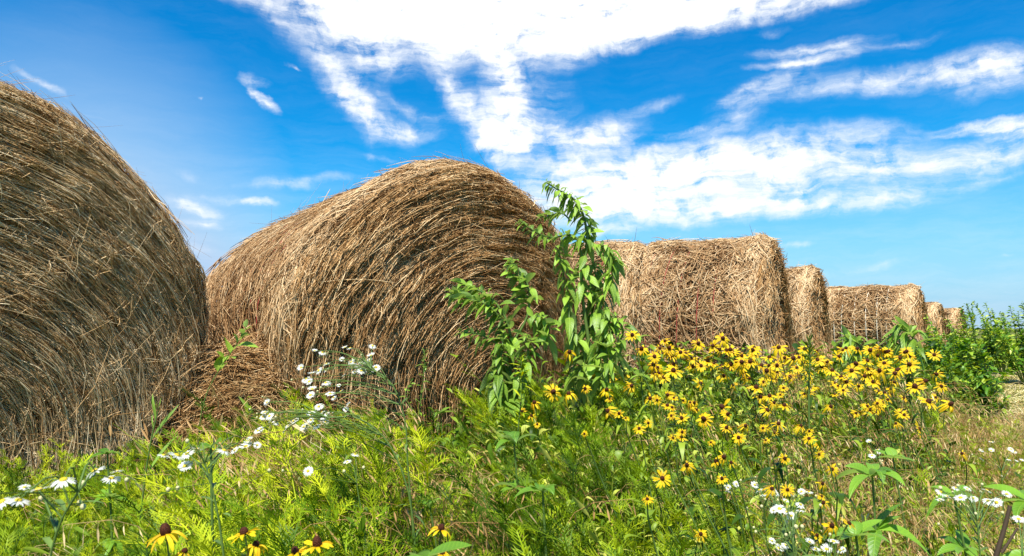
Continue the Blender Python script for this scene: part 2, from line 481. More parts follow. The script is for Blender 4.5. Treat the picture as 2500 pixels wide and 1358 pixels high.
def empty(name, loc, rz=0.0):
    o = bpy.data.objects.new(name, None)
    o.empty_display_size = .1
    o.location = tuple(loc)
    o.rotation_euler = (0, 0, rz)
    COL.objects.link(o)
    return o


def tag(o, label=None, cat=None, group=None, kind=None):
    if label:
        o['label'] = label
    if cat:
        o['category'] = cat
    if group:
        o['group'] = group
    if kind:
        o['kind'] = kind
    return o


def vnoise(p, seed=0):
    """smooth pseudo-noise from a few sines, p (...,3), about -1..1"""
    rg = np.random.default_rng(seed)
    o = 0
    for k in range(6):
        q = rg.normal(0, 1, 3)
        o = o + np.sin(p @ q * (1 + k * .35) + rg.uniform(0, 6.28))
    return o / 3.0


# ------------------------------------------------------------------ ground
def build_ground():
    g = Geo()
    xs = np.unique(np.concatenate([np.linspace(-400, -12, 14), np.linspace(-12, 20, 90), np.linspace(20, 400, 14)]))
    ys = np.unique(np.concatenate([np.linspace(-60, -2, 8), np.linspace(-2, 30, 90), np.linspace(30, 700, 16)]))
    X, Y = np.meshgrid(xs, ys)
    Z = .015 * np.sin(X * 1.7 + 1) * np.cos(Y * 1.3) + .012 * np.sin(X * 4.1 + Y * 3.3)
    nx, ny = len(xs), len(ys)
    i = (np.arange(ny - 1)[:, None] * nx + np.arange(nx - 1)[None])
    f = np.stack([i, i + 1, i + 1 + nx, i + nx], -1).reshape(-1, 4)
    g.add(np.stack([X, Y, Z], -1).reshape(-1, 3), f, .5)
    o = g.build('ground', 'ground', smooth=True)
    tag(o, kind='structure')


build_ground()

# ------------------------------------------------------------------ bales
# local frame of a bale: origin on the ground below the middle of its front end, +X = face normal, Y = across, bale runs to X = -L
RAD_Y, RAD_Z, ZC = .85, .83, .81


SHAPE = dict(slump=0.0, skew=0.0, high=0.0, foot=0.0, taper=0.0)


def outline(phi, a=RAD_Y, b=RAD_Z):
    """cross-section of a settled round bale: y, z"""
    s, c = np.sin(phi), np.cos(phi)
    q = 1 - SHAPE['slump'] * np.clip(s, 0, 1) * np.sin(2 * phi) ** 2 * np.where(c * SHAPE['skew'] < 0, 1.6, .35)
    c = c * q + SHAPE['skew'] * np.clip(s, 0, 1) ** 2
    s = s * q * (1 + SHAPE['high'] * np.clip(s, 0, 1))
    y = a * c * (1 + .05 * np.clip(-s, 0, 1))
    z = ZC + b * s
    low = .04
    z = np.where(z < low, low + (z - low) * .15, z)
    return y, z


def foot(P):
    """the lower part of the front end leans out (foot > 0) or is hollowed (foot < 0)"""
    k = SHAPE['foot'] * np.clip((.75 - P[..., 2]) / .75, 0, 1) ** 1.3 * np.clip((P[..., 0] + .55) / .55, 0, 1)
    P[..., 0] += k
    return P


def surf(phi, s, L, k=1.0, edge=.13):
    """point on the mantle at angle phi and distance s behind the face; k scales radius; ends are rounded over edge metres"""
    e = np.clip(np.minimum(s, L - s) / edge, 0, 1)
    q = k * (1 - .08 * (1 - np.sqrt(np.clip(1 - (1 - e) ** 2, 0, 1))))
    y, z = outline(phi)
    q = q * (1 - SHAPE['taper'] * np.clip(s / L, 0, 1))
    fs = np.clip(s / .8, 0, 1) * SHAPE['slump'] * np.clip(np.sin(phi), 0, 1) * np.sin(2 * phi) ** 2
    y = y * (1 + fs)
    z = ZC + (z - ZC) * (1 + fs)
    y = y * q
    z = ZC + (z - ZC) * q
    z = np.maximum(z, .01)
    return np.stack([-s, y, z], -1)


def bale_core(L, seed):
    g = Geo()
    nph, ns = 72, 16
    ph = np.linspace(0, 2 * pi, nph, endpoint=False)
    s = np.linspace(.012, L - .012, ns)
    PH, S = np.meshgrid(ph, s)
    P = surf(PH, S, L, .965 - .055 * np.clip((.95 - (ZC + RAD_Z * np.sin(PH))) / .6, 0, 1) * np.clip(np.minimum(S, L - S) / .3, 0, 1))
    n = vnoise(P * 7, seed)[..., None]
    cen = np.zeros_like(P)
    cen[..., 0] = P[..., 0]
    cen[..., 2] = ZC
    P = cen + (P - cen) * (1 + .012 * n)
    i = np.arange(ns - 1)[:, None] * nph
    j = np.arange(nph)[None]
    f = np.stack([i + j, i + (j + 1) % nph, i + nph + (j + 1) % nph, i + nph + j], -1).reshape(-1, 4)
    g.add(foot(P.copy()).reshape(-1, 3), f, .5 + .3 * vnoise(P * 11, seed + 1).ravel())
    for end, sx in ((0, 1), (ns - 1, -1)):
        rr = np.linspace(1, .03, 9)
        ring = P[end][None] * 1.0
        C = np.array([P[end, 0, 0], 0, ZC])
        Q = C + (ring - C) * rr[:, None, None]
        Q[..., 0] += sx * (.02 + .012 * vnoise(Q * 6, seed + 3)) * (rr[:, None] < .99)
        i2 = np.arange(len(rr) - 1)[:, None] * nph
        f2 = np.stack([i2 + j, i2 + (j + 1) % nph, i2 + nph + (j + 1) % nph, i2 + nph + j], -1).reshape(-1, 4)
        g.add(foot(Q).reshape(-1, 3), f2, .4)
        g.add(Q[-1][[0, 18, 36, 54]], [[0, 1, 2, 3]], .4)
    return g


def face_straw(g, n, L, front=True, width=.0018, seed=0, bright=.5, lmul=1.0, cen=(.12, .42), loose_p=.08):
    """stems on the flat end of a bale: they arch over a low middle and hang straight down on both sides, in shaggy layers"""
    rg = np.random.default_rng(seed)
    rho = np.sqrt(rg.uniform(.0009, 1.0, n))
    phi = rg.uniform(-pi, pi, n)
    Ls = rg.gamma(3.2, .095, n).clip(.05, .8) * lmul
    K = 7
    y, z = outline(phi)
    y, z = y * rho, ZC + (z - ZC) * rho
    dev = rg.normal(0, .10, n) + .03 * vnoise(np.stack([y * 5, z * 5, y * 0], -1), seed + 2)
    loose = rg.random(n) < loose_p
    dev = np.where(loose, rg.normal(0, .9, n), dev)
    curl = rg.normal(0, .18, n)
    Y, Z = np.zeros((n, K)), np.zeros((n, K))
    m = K // 2
    Y[:, m], Z[:, m] = y, z

    def field(y, z, a):
        dy, dz = y - cen[0], np.maximum(z - cen[1], 0) * 1.0 + .02
        q = np.hypot(dy, dz)
        fy, fz = -dz / q, dy / q
        # hang: below the middle the stems turn straight down
        c, s = np.cos(a), np.sin(a)
        return fy * c - fz * s, fy * s + fz * c
    for sg in (1, -1):
        yy, zz = y.copy(), z.copy()
        for k in range(1, m + 1):
            a = dev + curl * sg * (k / m) * Ls
            fy, fz = field(yy, zz, a)
            yy = yy + sg * fy * Ls / (K - 1)
            zz = zz + sg * fz * Ls / (K - 1)
            Y[:, m + sg * k], Z[:, m + sg * k] = yy, zz
    # nothing leaves the round outline by more than a few centimetres
    ph = np.arctan2((Z - ZC) / RAD_Z, Y / RAD_Y)
    oy, oz = outline(ph)
    kk = np.hypot(Y, Z - ZC) / np.maximum(np.hypot(oy, oz - ZC), 1e-3)
    lim = (1.0 + .03 * rg.random(n))[:, None]
    sc = np.where(kk > lim, lim / kk, 1)
    Y, Z = Y * sc, ZC + (Z - ZC) * sc
    kk = kk * sc
    q2 = np.hypot(Y - cen[0], np.maximum(Z - cen[1], 0))
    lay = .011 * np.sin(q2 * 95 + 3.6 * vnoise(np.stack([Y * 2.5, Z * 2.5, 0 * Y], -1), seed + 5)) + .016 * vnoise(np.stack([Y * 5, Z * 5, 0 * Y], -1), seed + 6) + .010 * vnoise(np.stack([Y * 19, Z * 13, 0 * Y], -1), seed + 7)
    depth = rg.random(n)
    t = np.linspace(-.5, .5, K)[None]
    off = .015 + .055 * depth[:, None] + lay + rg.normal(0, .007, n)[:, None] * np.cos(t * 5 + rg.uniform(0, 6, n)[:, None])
    lift = np.where(rg.random(n) < .14, rg.uniform(.02, .09, n), 0)[:, None] * np.clip(t + .2, 0, 1) * 1.4
    edge = np.clip((kk - .86) / .14, 0, 1)
    X = off + lift - .05 * edge ** 2
    if not front:
        X = -L - X
    P = np.stack([X, Y, np.maximum(Z, .008)], -1)
    if front:
        P = foot(P)
    Nn = np.zeros_like(P)
    Nn[..., 0] = 1 if front else -1
    W = width * (.5 + 1.0 * rg.random(n))[:, None] * np.interp(np.linspace(0, 1, K), [0, .15, .8, 1], [.7, 1, .9, .35])[None]
    Nn = norm(Nn + rg.normal(0, .5, (n, 1, 3)))
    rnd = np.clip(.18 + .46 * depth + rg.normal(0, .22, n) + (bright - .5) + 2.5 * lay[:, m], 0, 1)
    strands(g, P, W, Nn, rnd)


def side_straw(g, n, L, width=.0018, seed=0, phi_lo=-1.0, phi_hi=pi + 1.0, bright=.55, mess=1.0, band=.22, lmul=1.0):
    """tangled stems on the round mantle; towards the ends they lie round the bale and fray past the edge"""
    rg = np.random.default_rng(seed)
    s0 = rg.uniform(0, 1, n)
    m = rg.random(n) < .54
    s0 = np.where(m, np.where(rg.random(n) < .6, rg.uniform(-.01, band, n), L - rg.uniform(-.01, band, n)), s0 * L)
    phi = rg.uniform(phi_lo, phi_hi, n)
    inb = np.clip(1 - np.minimum(s0, L - s0) / band, 0, 1)
    Ls = rg.gamma(4.0, .042, n).clip(.04, .5) * lmul
    sig = .14 + (1 - inb) ** .8 * .95 * mess
    ang = rg.normal(0, 1, n) * sig
    K = 6
    t = np.linspace(-.5, .5, K)[None]
    ds = t * Ls[:, None]
    ph = phi[:, None] + ds * np.cos(ang)[:, None] / RAD_Z
    s = s0[:, None] + ds * np.sin(ang)[:, None]
    bend = rg.normal(0, .05, n)[:, None] * (t * 2) ** 2
    s = s + bend * Ls[:, None] * 1.5
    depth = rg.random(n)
    lump = (.016 * vnoise(np.stack([s0 * 9, phi * 6, phi * 0], -1), seed) + .022 * vnoise(np.stack([s0 * 3.5, phi * 2.2, phi * 0], -1), seed + 40))[:, None]
    flare = .035 * np.clip(1 - np.minimum(s, L - s) / .14, 0, 1.2)
    lift = np.where(rg.random(n) < .10, rg.uniform(.01, .07, n), 0)[:, None] * np.clip(t + .3, 0, 1)
    tight = .05 * np.clip((.95 - (ZC + RAD_Z * np.sin(ph))) / .6, 0, 1) * np.clip(np.minimum(s, L - s) / .3, 0, 1)
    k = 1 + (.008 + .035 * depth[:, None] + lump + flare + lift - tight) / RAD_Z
    P = surf(ph, s, L, k)
    fray = rg.uniform(0, .045, n)[:, None]
    P[..., 0] = np.where(s < 0, -s.clip(-.09, 0) * .8 + fray, P[..., 0])
    P = foot(P)
    cen = P.copy()
    cen[..., 1] = 0
    cen[..., 2] = ZC
    Nn = norm(P - cen)
    Nn = norm(Nn + rg.normal(0, .45, (n, 1, 3)))
    W = width * (.55 + .9 * rg.random(n))[:, None] * np.interp(np.linspace(0, 1, K), [0, .15, .8, 1], [.7, 1, .9, .35])[None]
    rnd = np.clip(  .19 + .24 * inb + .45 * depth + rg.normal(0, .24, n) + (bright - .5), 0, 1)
    strands(g, P, W, Nn, rnd)


def stray_straw(g, n, L, seed=0, width=.0014, phi_lo=.1, phi_hi=pi - .1, front=.6):
    """single long stems poking out of the outline"""
    rg = np.random.default_rng(seed)
    n = int(n * .6)
    phi = rg.uniform(phi_lo, phi_hi, n)
    s = np.where(rg.random(n) < front, rg.uniform(-.02, .18, n), rg.uniform(0, L, n))
    b = surf(phi, s.clip(.0, L), L, 1.0)
    y, z = outline(phi)
    tang = norm(np.stack([np.zeros(n), -np.sin(phi), np.cos(phi)], -1)) * np.where(rg.random(n) < .25, 1, -1)[:, None]
    out = norm(np.stack([np.zeros(n), np.cos(phi), np.sin(phi)], -1))
    d = norm(tang * rg.uniform(.5, 1, n)[:, None] + out * rg.uniform(.05, .45, n)[:, None] + np.stack([rg.normal(.1, .35, n), 0 * s, 0 * s], -1))
    Ls = rg.gamma(3, .05, n).clip(.05, .38)
    K = 6
    t = np.linspace(-.25, 1, K)[None, :, None]
    P = b[:, None] + d[:, None] * t * Ls[:, None, None] + rg.normal(0, .07, (n, 1, 3)) * t ** 2 * Ls[:, None, None]
    W = width * np.interp(np.linspace(0, 1, K), [0, .7, 1], [1, .8, .3])[None] * (.6 + .7 * rg.random(n))[:, None]
    strands(g, P, W, np.broadcast_to(out[:, None], P.shape), rg.uniform(.15, .75, n))


def twine(root, L, s, mat, seed, rad=.0022, k=1.028):
    rg = np.random.default_rng(seed)
    ph = np.linspace(-.9, pi + .9, 60)
    P = surf(ph, s + .012 * np.sin(ph * 2 + rg.uniform(0, 6)) + .04 * (ph / pi - .5), L, k + .004 * np.sin(ph * 23))
    g = Geo()
    tube(g, P, rad, 5, .6)
    g.build('twine', mat, root)


def make_bale(face, n, L, label, nf, ns, wid, seed, mf='straw', ms='straw_wrap', scale=1.0, tw=(), tmat='twine_red', back=0, lmul=1.0,
              bright_f=.5, bright_s=.55, stray=300, phi=(-1.0, pi + 1.0), band=.22, trad=.0022, cen=(.12, .42), shape=(0, 0, 0, .12)):
    SHAPE.update(slump=shape[0], skew=shape[1], high=shape[2], foot=shape[3], taper=shape[4] if len(shape) > 4 else 0)
    root = empty('round_hay_bale', (face[0], face[1], 0), math.atan2(n[1], n[0]))
    root.scale = (1, 1, scale)
    tag(root, label, 'hay bale', 'round hay bales lying in a row')
    bale_core(L, seed).build('packed_core', 'core', root, smooth=True)
    g = Geo()
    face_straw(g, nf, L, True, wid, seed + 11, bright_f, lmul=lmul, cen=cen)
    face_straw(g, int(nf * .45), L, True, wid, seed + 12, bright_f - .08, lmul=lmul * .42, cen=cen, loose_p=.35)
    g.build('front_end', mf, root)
    if back:
        g = Geo()
        face_straw(g, back, L, False, wid * 1.3, seed + 17, bright_f, lmul=lmul)
        g.build('back_end', mf, root)
    g = Geo()
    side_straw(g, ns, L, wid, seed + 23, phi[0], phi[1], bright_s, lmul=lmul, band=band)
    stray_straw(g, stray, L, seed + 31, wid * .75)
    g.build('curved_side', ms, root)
    for i, s in enumerate(tw):
        twine(root, L, s, tmat, seed + i, trad)
    SHAPE.update(slump=0, skew=0, high=0, foot=0, taper=0)
    return root


b1 = make_bale((-1.97, 2.60), (.8, -.6), 1.35, 'nearest round bale, weathered straw, cut off by the left picture edge', 46000, 9000, .00155, 101,
               mf='straw_grey', back=1500, lmul=1.25, bright_f=.64, stray=420, cen=(-.25, .25), shape=(.078, -.03, .075, 0))
b2 = make_bale((-.30, 3.60), (.62, -.78), 1.75, 'large round hay bale with swirled open end, tall green weeds at its edge', 50000, 42000, .0017, 202,
               back=1500, tw=(.45, .62, .8, 1.0, 1.18), bright_f=.57, stray=520, band=.3, lmul=1.05, cen=(.25, .42), shape=(.045, .08, -.03, -.16, .11))
b3a = make_bale((1.42, 7.42), (.93, -.37), 1.3, 'round hay bale behind the drooping tall weed, butted against the next bale', 4000, 14000, .0034, 303, bright_s=.6, lmul=1.2,
                tw=(.3, .5, .7, .9), stray=220, scale=1.005, trad=.0035)
b3 = make_bale((2.60, 6.98), (.88, -.475), 1.2, 'round hay bale with red twine and frayed pale end, above the yellow flower patch', 8000, 20000, .0032, 404, bright_s=.6, lmul=1.2,
               tw=(.36, .53, .7, .86, 1.02), stray=300, trad=.0035, band=.26, mf='straw')
b4 = make_bale((4.44, 10.2), (.85, -.527), 1.25, 'narrow slice of a round bale between the red-twined bale and the pale-banded bale', 4500, 10000, .0045, 505, bright_s=.6, lmul=1.3, stray=200)
b5 = make_bale((8.60, 14.8), (.80, -.60), 1.75, 'round hay bale with pale bands of twine across its side, beyond the flowers', 3500, 12000, .006, 606, bright_s=.58, lmul=1.5,
               tw=(.45, .62, .82, 1.05, 1.28, 1.45), tmat='twine_pale', trad=.008, stray=120, band=.3)
b6 = make_bale((15.6, 25.5), (.75, -.66), 1.4, 'small far round bale just right of the pale-banded bale', 1500, 4000, .010, 707, bright_s=.55, lmul=1.8, stray=60)
b7 = make_bale((21.2, 33.0), (.70, -.71), 1.6, 'farthest round bale, low behind the green shrub tops', 1000, 3000, .013, 808, bright_s=.5, lmul=2.0, stray=40)



def hay_pile():
    root = empty('loose_hay_pile', (-1.18, 3.35, 0))
    tag(root, 'loose brown hay heaped in the gap between the two nearest bales', 'hay pile')
    g = Geo()
    nu, nv = 40, 14
    th = np.linspace(0, 2 * pi, nu, endpoint=False)
    t = np.linspace(0, 1, nv)
    TH, T = np.meshgrid(th, t)
    rx, ry, h = .44, .30, .54
    r = np.cos(T * pi / 2) ** .55
    P = np.stack([rx * r * np.cos(TH), ry * r * np.sin(TH), h * np.sin(T * pi / 2) ** .9], -1)
    P = P * (1 + .12 * vnoise(P * 6, 5)[..., None])
    i = np.arange(nv - 1)[:, None] * nu
    j = np.arange(nu)[None]
    g.add(P.reshape(-1, 3), np.stack([i + j, i + (j + 1) % nu, i + nu + (j + 1) % nu, i + nu + j], -1).reshape(-1, 4), .4)
    g.build('packed_core', 'core', root, smooth=True)
    g = Geo()
    rg = np.random.default_rng(5)
    n = 9000
    TH = rg.uniform(0, 2 * pi, n)
    T = rg.random(n) ** .8
    r = np.cos(T * pi / 2) ** .55
    base = np.stack([rx * r * np.cos(TH), ry * r * np.sin(TH), h * np.sin(T * pi / 2) ** .9], -1)
    nr = norm(base * np.array([1, 1.3, .8]) + 1e-3)
    base = base * (1 + .12 * vnoise(base * 6, 5)[:, None]) + nr * rg.uniform(.0, .07, n)[:, None]
    d = norm(np.cross(nr, norm(rg.normal(0, 1, (n, 3)))) + np.array([.9, 0, .1]) * rg.normal(0, 1, (n, 1)) + nr * rg.normal(.05, .22, (n, 1)))
    Ls = rg.gamma(4, .06, n).clip(.04, .55)
    K = 6
    tt = np.linspace(-.5, .5, K)[None, :, None]
    P = base[:, None] + d[:, None] * tt * Ls[:, None, None] + rg.normal(0, .06, (n, 1, 3)) * tt ** 2 * Ls[:, None, None] + np.array([0, 0, -.12]) * tt ** 2 * Ls[:, None, None]
    P[..., 2] = np.maximum(P[..., 2], .01)
    W = .0018 * np.ones((n, K)) * (.4 + .8 * rg.random(n))[:, None]
    strands(g, P, W, np.broadcast_to(nr[:, None], P.shape), np.clip(rg.normal(.50, .24, n), 0, 1))
    g.build('loose_stems', 'straw', root)


hay_pile()

# ------------------------------------------------------------------ vegetation templates
BALES = [((-1.97, 2.6), (.8, -.6), 1.35), ((-.30, 3.6), (.62, -.78), 1.75), ((1.36, 7.50), (.93, -.37), 1.3), ((2.6, 6.98), (.88, -.475), 1.2), ((4.44, 10.2), (.85, -.527), 1.25),
         ((8.6, 14.8), (.8, -.6), 1.75)]


def outside_bales(xy, mar=.02):
    ok = np.ones(len(xy), bool)
    for (c, n, L) in BALES:
        n = np.array(n) / np.linalg.norm(n)
        q = xy - np.array(c)
        a = q @ n
        b = q @ np.array([-n[1], n[0]])
        ok &= ~((a < mar) & (a > -L - mar) & (np.abs(b) < .70))
    q = (xy - np.array([-1.18, 3.35])) / np.array([.36, .27])
    ok &= (q ** 2).sum(1) > 1
    return ok


def put(geo, tpl, pos, yaw, sc, lean, rnd0, rspread=.2, hs=None):
    """stamp a template (v, f, r, u, w) at many positions with yaw, scale and lean (sideways shift growing with height)"""
    v, f, r, u, w_ = tpl
    N, V = len(pos), len(v)
    c, s = np.cos(yaw)[:, None], np.sin(yaw)[:, None]
    hs = sc if hs is None else hs
    x = (v[None, :, 0] * c - v[None, :, 1] * s) * sc[:, None]
    y = (v[None, :, 0] * s + v[None, :, 1] * c) * sc[:, None]
    z = np.broadcast_to(v[None, :, 2], (N, V)) * hs[:, None]
    x = x + lean[:, 0:1] * z * (1 + 1.2 * z) + pos[:, 0:1]
    y = y + lean[:, 1:2] * z * (1 + 1.2 * z) + pos[:, 1:2]
    z = z + pos[:, 2:3]
    ff = (f[None] + (np.arange(N) * V)[:, None, None]).reshape(-1, 4)
    rr = np.clip(r[None] * rspread * 2 - rspread + rnd0[:, None], 0, 1)
    geo.add(np.stack([x, y, z], -1).reshape(-1, 3), ff, rr.ravel(), np.tile(u, N), np.tile(w_, N))


def ragweed_tpl(rg, h=.42, nl=15, rag=1.0):
    """one ragweed stem: finely divided leaves in pairs, smaller and denser to the tip"""
    g = Geo()
    stem = curve_pts([(0, 0, 0), (rg.normal(0, .01), rg.normal(0, .01), h * .5), (rg.normal(0, .02), rg.normal(0, .02), h)], 8)
    tube(g, stem, np.linspace(.0024, .001, 8), 4, .3)
    for i in range(nl):
        t = .28 + .72 * (i / (nl - 1)) ** .8
        k = t * 7
        a = int(min(k, 6))
        base = stem[a] + (stem[a + 1] - stem[a]) * (k - a)
        yaw = i * 2.4 + rg.normal(0, .35)
        elv_ = rg.normal(.55, .22) + .55 * t ** 3
        d = np.array([cos(yaw) * cos(elv_), sin(yaw) * cos(elv_), sin(elv_)])
        Lf = (.120 - .060 * t ** 2) * rg.uniform(.8, 1.25) * rag
        side = norm(np.cross(d, [0, 0, 1]))
        up = np.cross(side, d)
        q = rg.random()
        ax_t = np.linspace(0, 1, 5)[:, None]
        ax = base + d * Lf * ax_t + np.array([0, 0, -.30]) * Lf * ax_t ** 2
        strands(g, ax[None], np.full((1, 5), .0013), np.broadcast_to(up, (1, 5, 3)), np.array([q]), sides=2)
        nb = 5
        tb = np.linspace(.22, .95, nb)
        for sg in (-1, 1):
            bp = base + d * Lf * tb[:, None] + np.array([0, 0, -.30]) * Lf * tb[:, None] ** 2
            dd = norm(d * .95 + side * sg * .75 + up * rg.normal(.05, .15) + rg.normal(0, .08, (nb, 3)))
            ll = Lf * np.interp(tb, [.2, .45, 1], [.36, .50, .22]) * rg.uniform(.85, 1.15, nb)
            K = 3
            tt = np.linspace(0, 1, K)[None, :, None]
            P = bp[:, None] + dd[:, None] * ll[:, None, None] * tt + np.array([0, 0, -.2]) * ll[:, None, None] * tt ** 2
            W = np.array([.0006, .00095, .00025])[None] * np.ones((nb, 1)) * rag
            strands(g, P, W, np.broadcast_to(up, P.shape), np.full(nb, q), sides=2)
            # side teeth of the lobes
            bt = bp[:4] + dd[:4] * ll[:4, None] * .45
            dt = norm(dd[:4] * .8 + d * .9)
            P = bt[:, None] + dt[:, None] * (ll[:4, None, None] * .5) * tt
            strands(g, P, W[:4] * .8, np.broadcast_to(up, P.shape), np.full(4, q), sides=2)
    # terminal tuft
    n = 9
    d = norm(rg.normal(0, .5, (n, 3)) + np.array([0, 0, 1.0]))
    leaves(g, np.repeat(stem[-1][None], n, 0), d, rg.normal(0, 1, (n, 3)), rg.uniform(.012, .03, n), .0018, .1, .9, K=2, fold=.1)
    return g.arrays()


def forb_tpl(rg, h=.45, nl=13, L=.075, W=.0085, el=.5, branch=0):
    g = Geo()
    stem = curve_pts([(0, 0, 0), (rg.normal(0, .015), rg.normal(0, .015), h * .5), (rg.normal(0, .03), rg.normal(0, .03), h)], 8)
    tube(g, stem, np.linspace(.002, .001, 8), 4, .3)
    t = np.linspace(.15, 1, nl)
    k = t * 6.999
    a = k.astype(int)
    base = stem[a] + (stem[a + 1] - stem[a]) * (k - a)[:, None]
    yaw = np.arange(nl) * 2.4 + rg.normal(0, .4, nl)
    e = rg.normal(el, .25, nl) + .4 * t ** 3
    d = np.stack([np.cos(yaw) * np.cos(e), np.sin(yaw) * np.cos(e), np.sin(e)], -1)
    Ls = L * rg.uniform(.7, 1.25, nl) * (1.1 - .45 * t)
    leaves(g, base, d, np.array([0, 0, 1.0]) + rg.normal(0, .25, (nl, 3)), Ls, W * Ls / L, rg.uniform(.1, .6, nl), rg.random(nl), K=4, fold=.3, twist=.6)
    return g.arrays()


def brome_tpl(rg, h=.5):
    """dry grass culm with a nodding panicle of flat spikelets"""
    g = Geo()
    bx = rg.uniform(.08, .2)
    c = curve_pts([(0, 0, 0), (bx * .15, 0, h * .55), (bx * .6, 0, h * .9), (bx * 1.5, 0, h * .93)], 9)
    K = len(c)
    strands(g, c[None], np.linspace(.0011, .0005, K)[None], np.broadcast_to(np.array([0, 1.0, 0]), (1, K, 3)), np.array([.5]), 3)
    n = 9
    tb = np.linspace(.5, 1, n)
    k = tb * (K - 1.001)
    a = k.astype(int)
    bp = c[a] + (c[a + 1] - c[a]) * (k - a)[:, None]
    d = norm(np.stack([rg.uniform(.1, .9, n), rg.normal(0, .5, n), rg.uniform(-.9, -.1, n)], -1))
    pl = rg.uniform(.01, .035, n)
    tip = bp + d * pl[:, None]
    P = np.stack([bp, (bp + tip) / 2 + np.array([0, 0, .004]), tip], 1)
    strands(g, P, np.full((n, 3), .00035), np.broadcast_to(np.array([0, 1.0, 0]), P.shape), np.full(n, .5), 2)
    dd = norm(d + np.array([.2, 0, -.9]))
    leaves(g, tip, dd, rg.normal(0, 1, (n, 3)), rg.uniform(.018, .034, n), .0022, .1, rg.uniform(.4, 1, n), K=4, fold=.4)
    # dead leaf blades
    n = 4
    yaw = rg.uniform(0, 6.28, n)
    d = np.stack([np.cos(yaw) * .5, np.sin(yaw) * .5, np.ones(n)], -1)
    leaves(g, np.repeat(c[:1], n, 0) + np.array([0, 0, .05]) * np.arange(n)[:, None], d, np.stack([np.cos(yaw), np.sin(yaw), 0 * yaw + .1], -1), rg.uniform(.1, .22, n), .0016, rg.uniform(.3, .9, n), rg.uniform(.1, .6, n), K=5, fold=.3, prof='blade', wave=.03)
    return g.arrays()


def tuft_tpl(rg, h=.3, n=14, W=.0022, dr=.6):
    g = Geo()
    yaw = rg.uniform(0, 6.28, n)
    e = rg.uniform(.9, 1.45, n)
    d = np.stack([np.cos(yaw) * np.cos(e), np.sin(yaw) * np.cos(e), np.sin(e)], -1)
    base = np.stack([rg.normal(0, .012, n), rg.normal(0, .012, n), 0 * yaw], -1)
    leaves(g, base, d, np.stack([np.cos(yaw), np.sin(yaw), 0 * yaw + .1], -1), h * rg.uniform(.5, 1.2, n), W, rg.uniform(.05, dr, n), rg.random(n), K=5, fold=.35, prof='blade')
    return g.arrays()


rt = np.random.default_rng(21)
RAG = [ragweed_tpl(rt, .42, 17) for _ in range(6)]
FORB = [forb_tpl(rt, .45, 13, L=.08, W=.0085) for _ in range(5)]
FORB_B = [forb_tpl(rt, .40, 12, L=.07, W=.016, el=.35) for _ in range(4)]
BROME = [brome_tpl(rt, rt.uniform(.42, .52)) for _ in range(6)]
TUFT = [tuft_tpl(rt) for _ in range(5)]


def canopy(px, d):
    """height of the plant cover by direction (px) and distance d"""
    a = np.interp(px, [-600, 0, 350, 480, 640, 1000, 1110, 1170, 1270, 1420, 1600, 2000, 2250, 2400, 2700],
                  [.30, .30, .27, .27, .41, .45, .36, .22, .40, .45, .46, .46, .42, .32, .28])
    near = np.interp(d, [.6, 1.2, 1.9, 2.6, 3.5], [-.10, -.09, -.02, .0, .03])
    right = np.interp(px, [1300, 1700, 2200], [0, -.5, -1]) * np.interp(d, [1.0, 1.5, 2.2, 3], [.05, .09, .09, .03])
    return a + near * np.interp(px, [900, 1500], [.4, 1]) + right


def area(n, y0, y1, p0, p1, bias=1.0, rg=rng):
    """n points spread evenly over the ground between depths y0..y1 and directions p0..p1"""
    y = np.sqrt(rg.uniform(y0 ** 2, y1 ** 2, n))
    px = rg.uniform(p0, p1, n)
    x = (px - 1250) / FPX * y
    return x, y, px


def scatter(geo, tpls, n, y0, y1, p0, p1, h0, hfun=None, lean=(-.20, 0.0), lsd=.16, rnd=(.25, .8), keep=None, seed=1, wmul=1.0, hmul=(.62, 1.10)):
    rg = np.random.default_rng(seed)
    x, y, px = area(n, y0, y1, p0, p1, rg=rg)
    ok = outside_bales(np.stack([x, y], -1), .03)
    if keep is not None:
        ok &= rg.random(n) < keep(x, y, px)
    x, y, px = x[ok], y[ok], px[ok]
    m = len(x)
    hh = (canopy(px, y) if hfun is None else hfun(px, y)) * rg.uniform(*hmul, m) * (1 + .13 * vnoise(np.stack([x * 7, y * 7, 0 * x], -1), 99))
    sc = np.clip(hh / h0, .25, 1.6)
    which = rg.integers(0, len(tpls), m)
    ln = np.stack([rg.normal(lean[0], lsd, m), rg.normal(lean[1], lsd, m)], -1)
    rn = rg.uniform(rnd[0], rnd[1], m)
    yaw = rg.uniform(0, 6.28, m)
    for k, tp in enumerate(tpls):
        s = which == k
        if s.any():
            put(geo, tp, np.stack([x[s], y[s], 0 * x[s]], -1), yaw[s], np.maximum(sc[s], .6) * wmul, ln[s], rn[s], hs=sc[s])


def patchy(seed, lo=0.0, hi=1.0, freq=2.2, bias=0.0):
    def f(x, y, px):
        v = vnoise(np.stack([x * freq, y * freq, 0 * x], -1), seed)
        return np.clip(.5 + v * .9 + bias, lo, hi)
    return f


# ragweed mass: left foreground to the centre, thinner among the flowers
g = Geo()
scatter(g, RAG, 1300, 1.08, 3.0, -80, 1200, .42, seed=31, rnd=(.0, .88), keep=patchy(61, .25, 1, 3.5, .25))
scatter(g, RAG, 40, 1.2, 2.4, -40, 1100, .42, seed=35, rnd=(.6, 1), hfun=lambda px, d: canopy(px, d) + .09)
scatter(g, RAG, 480, 1.1, 3.3, 1180, 1600, .42, seed=32, rnd=(.0, .75))
scatter(g, RAG, 500, 1.0, 3.6, 1600, 2600, .42, seed=33, keep=patchy(4, .05, 1, 2.5, -.1), rnd=(.2, .85))
o = g.build('ragweed_foliage', 'ragweed')
tag(o, 'bright yellow-green feathery ragweed filling the foreground', 'foliage', kind='stuff')

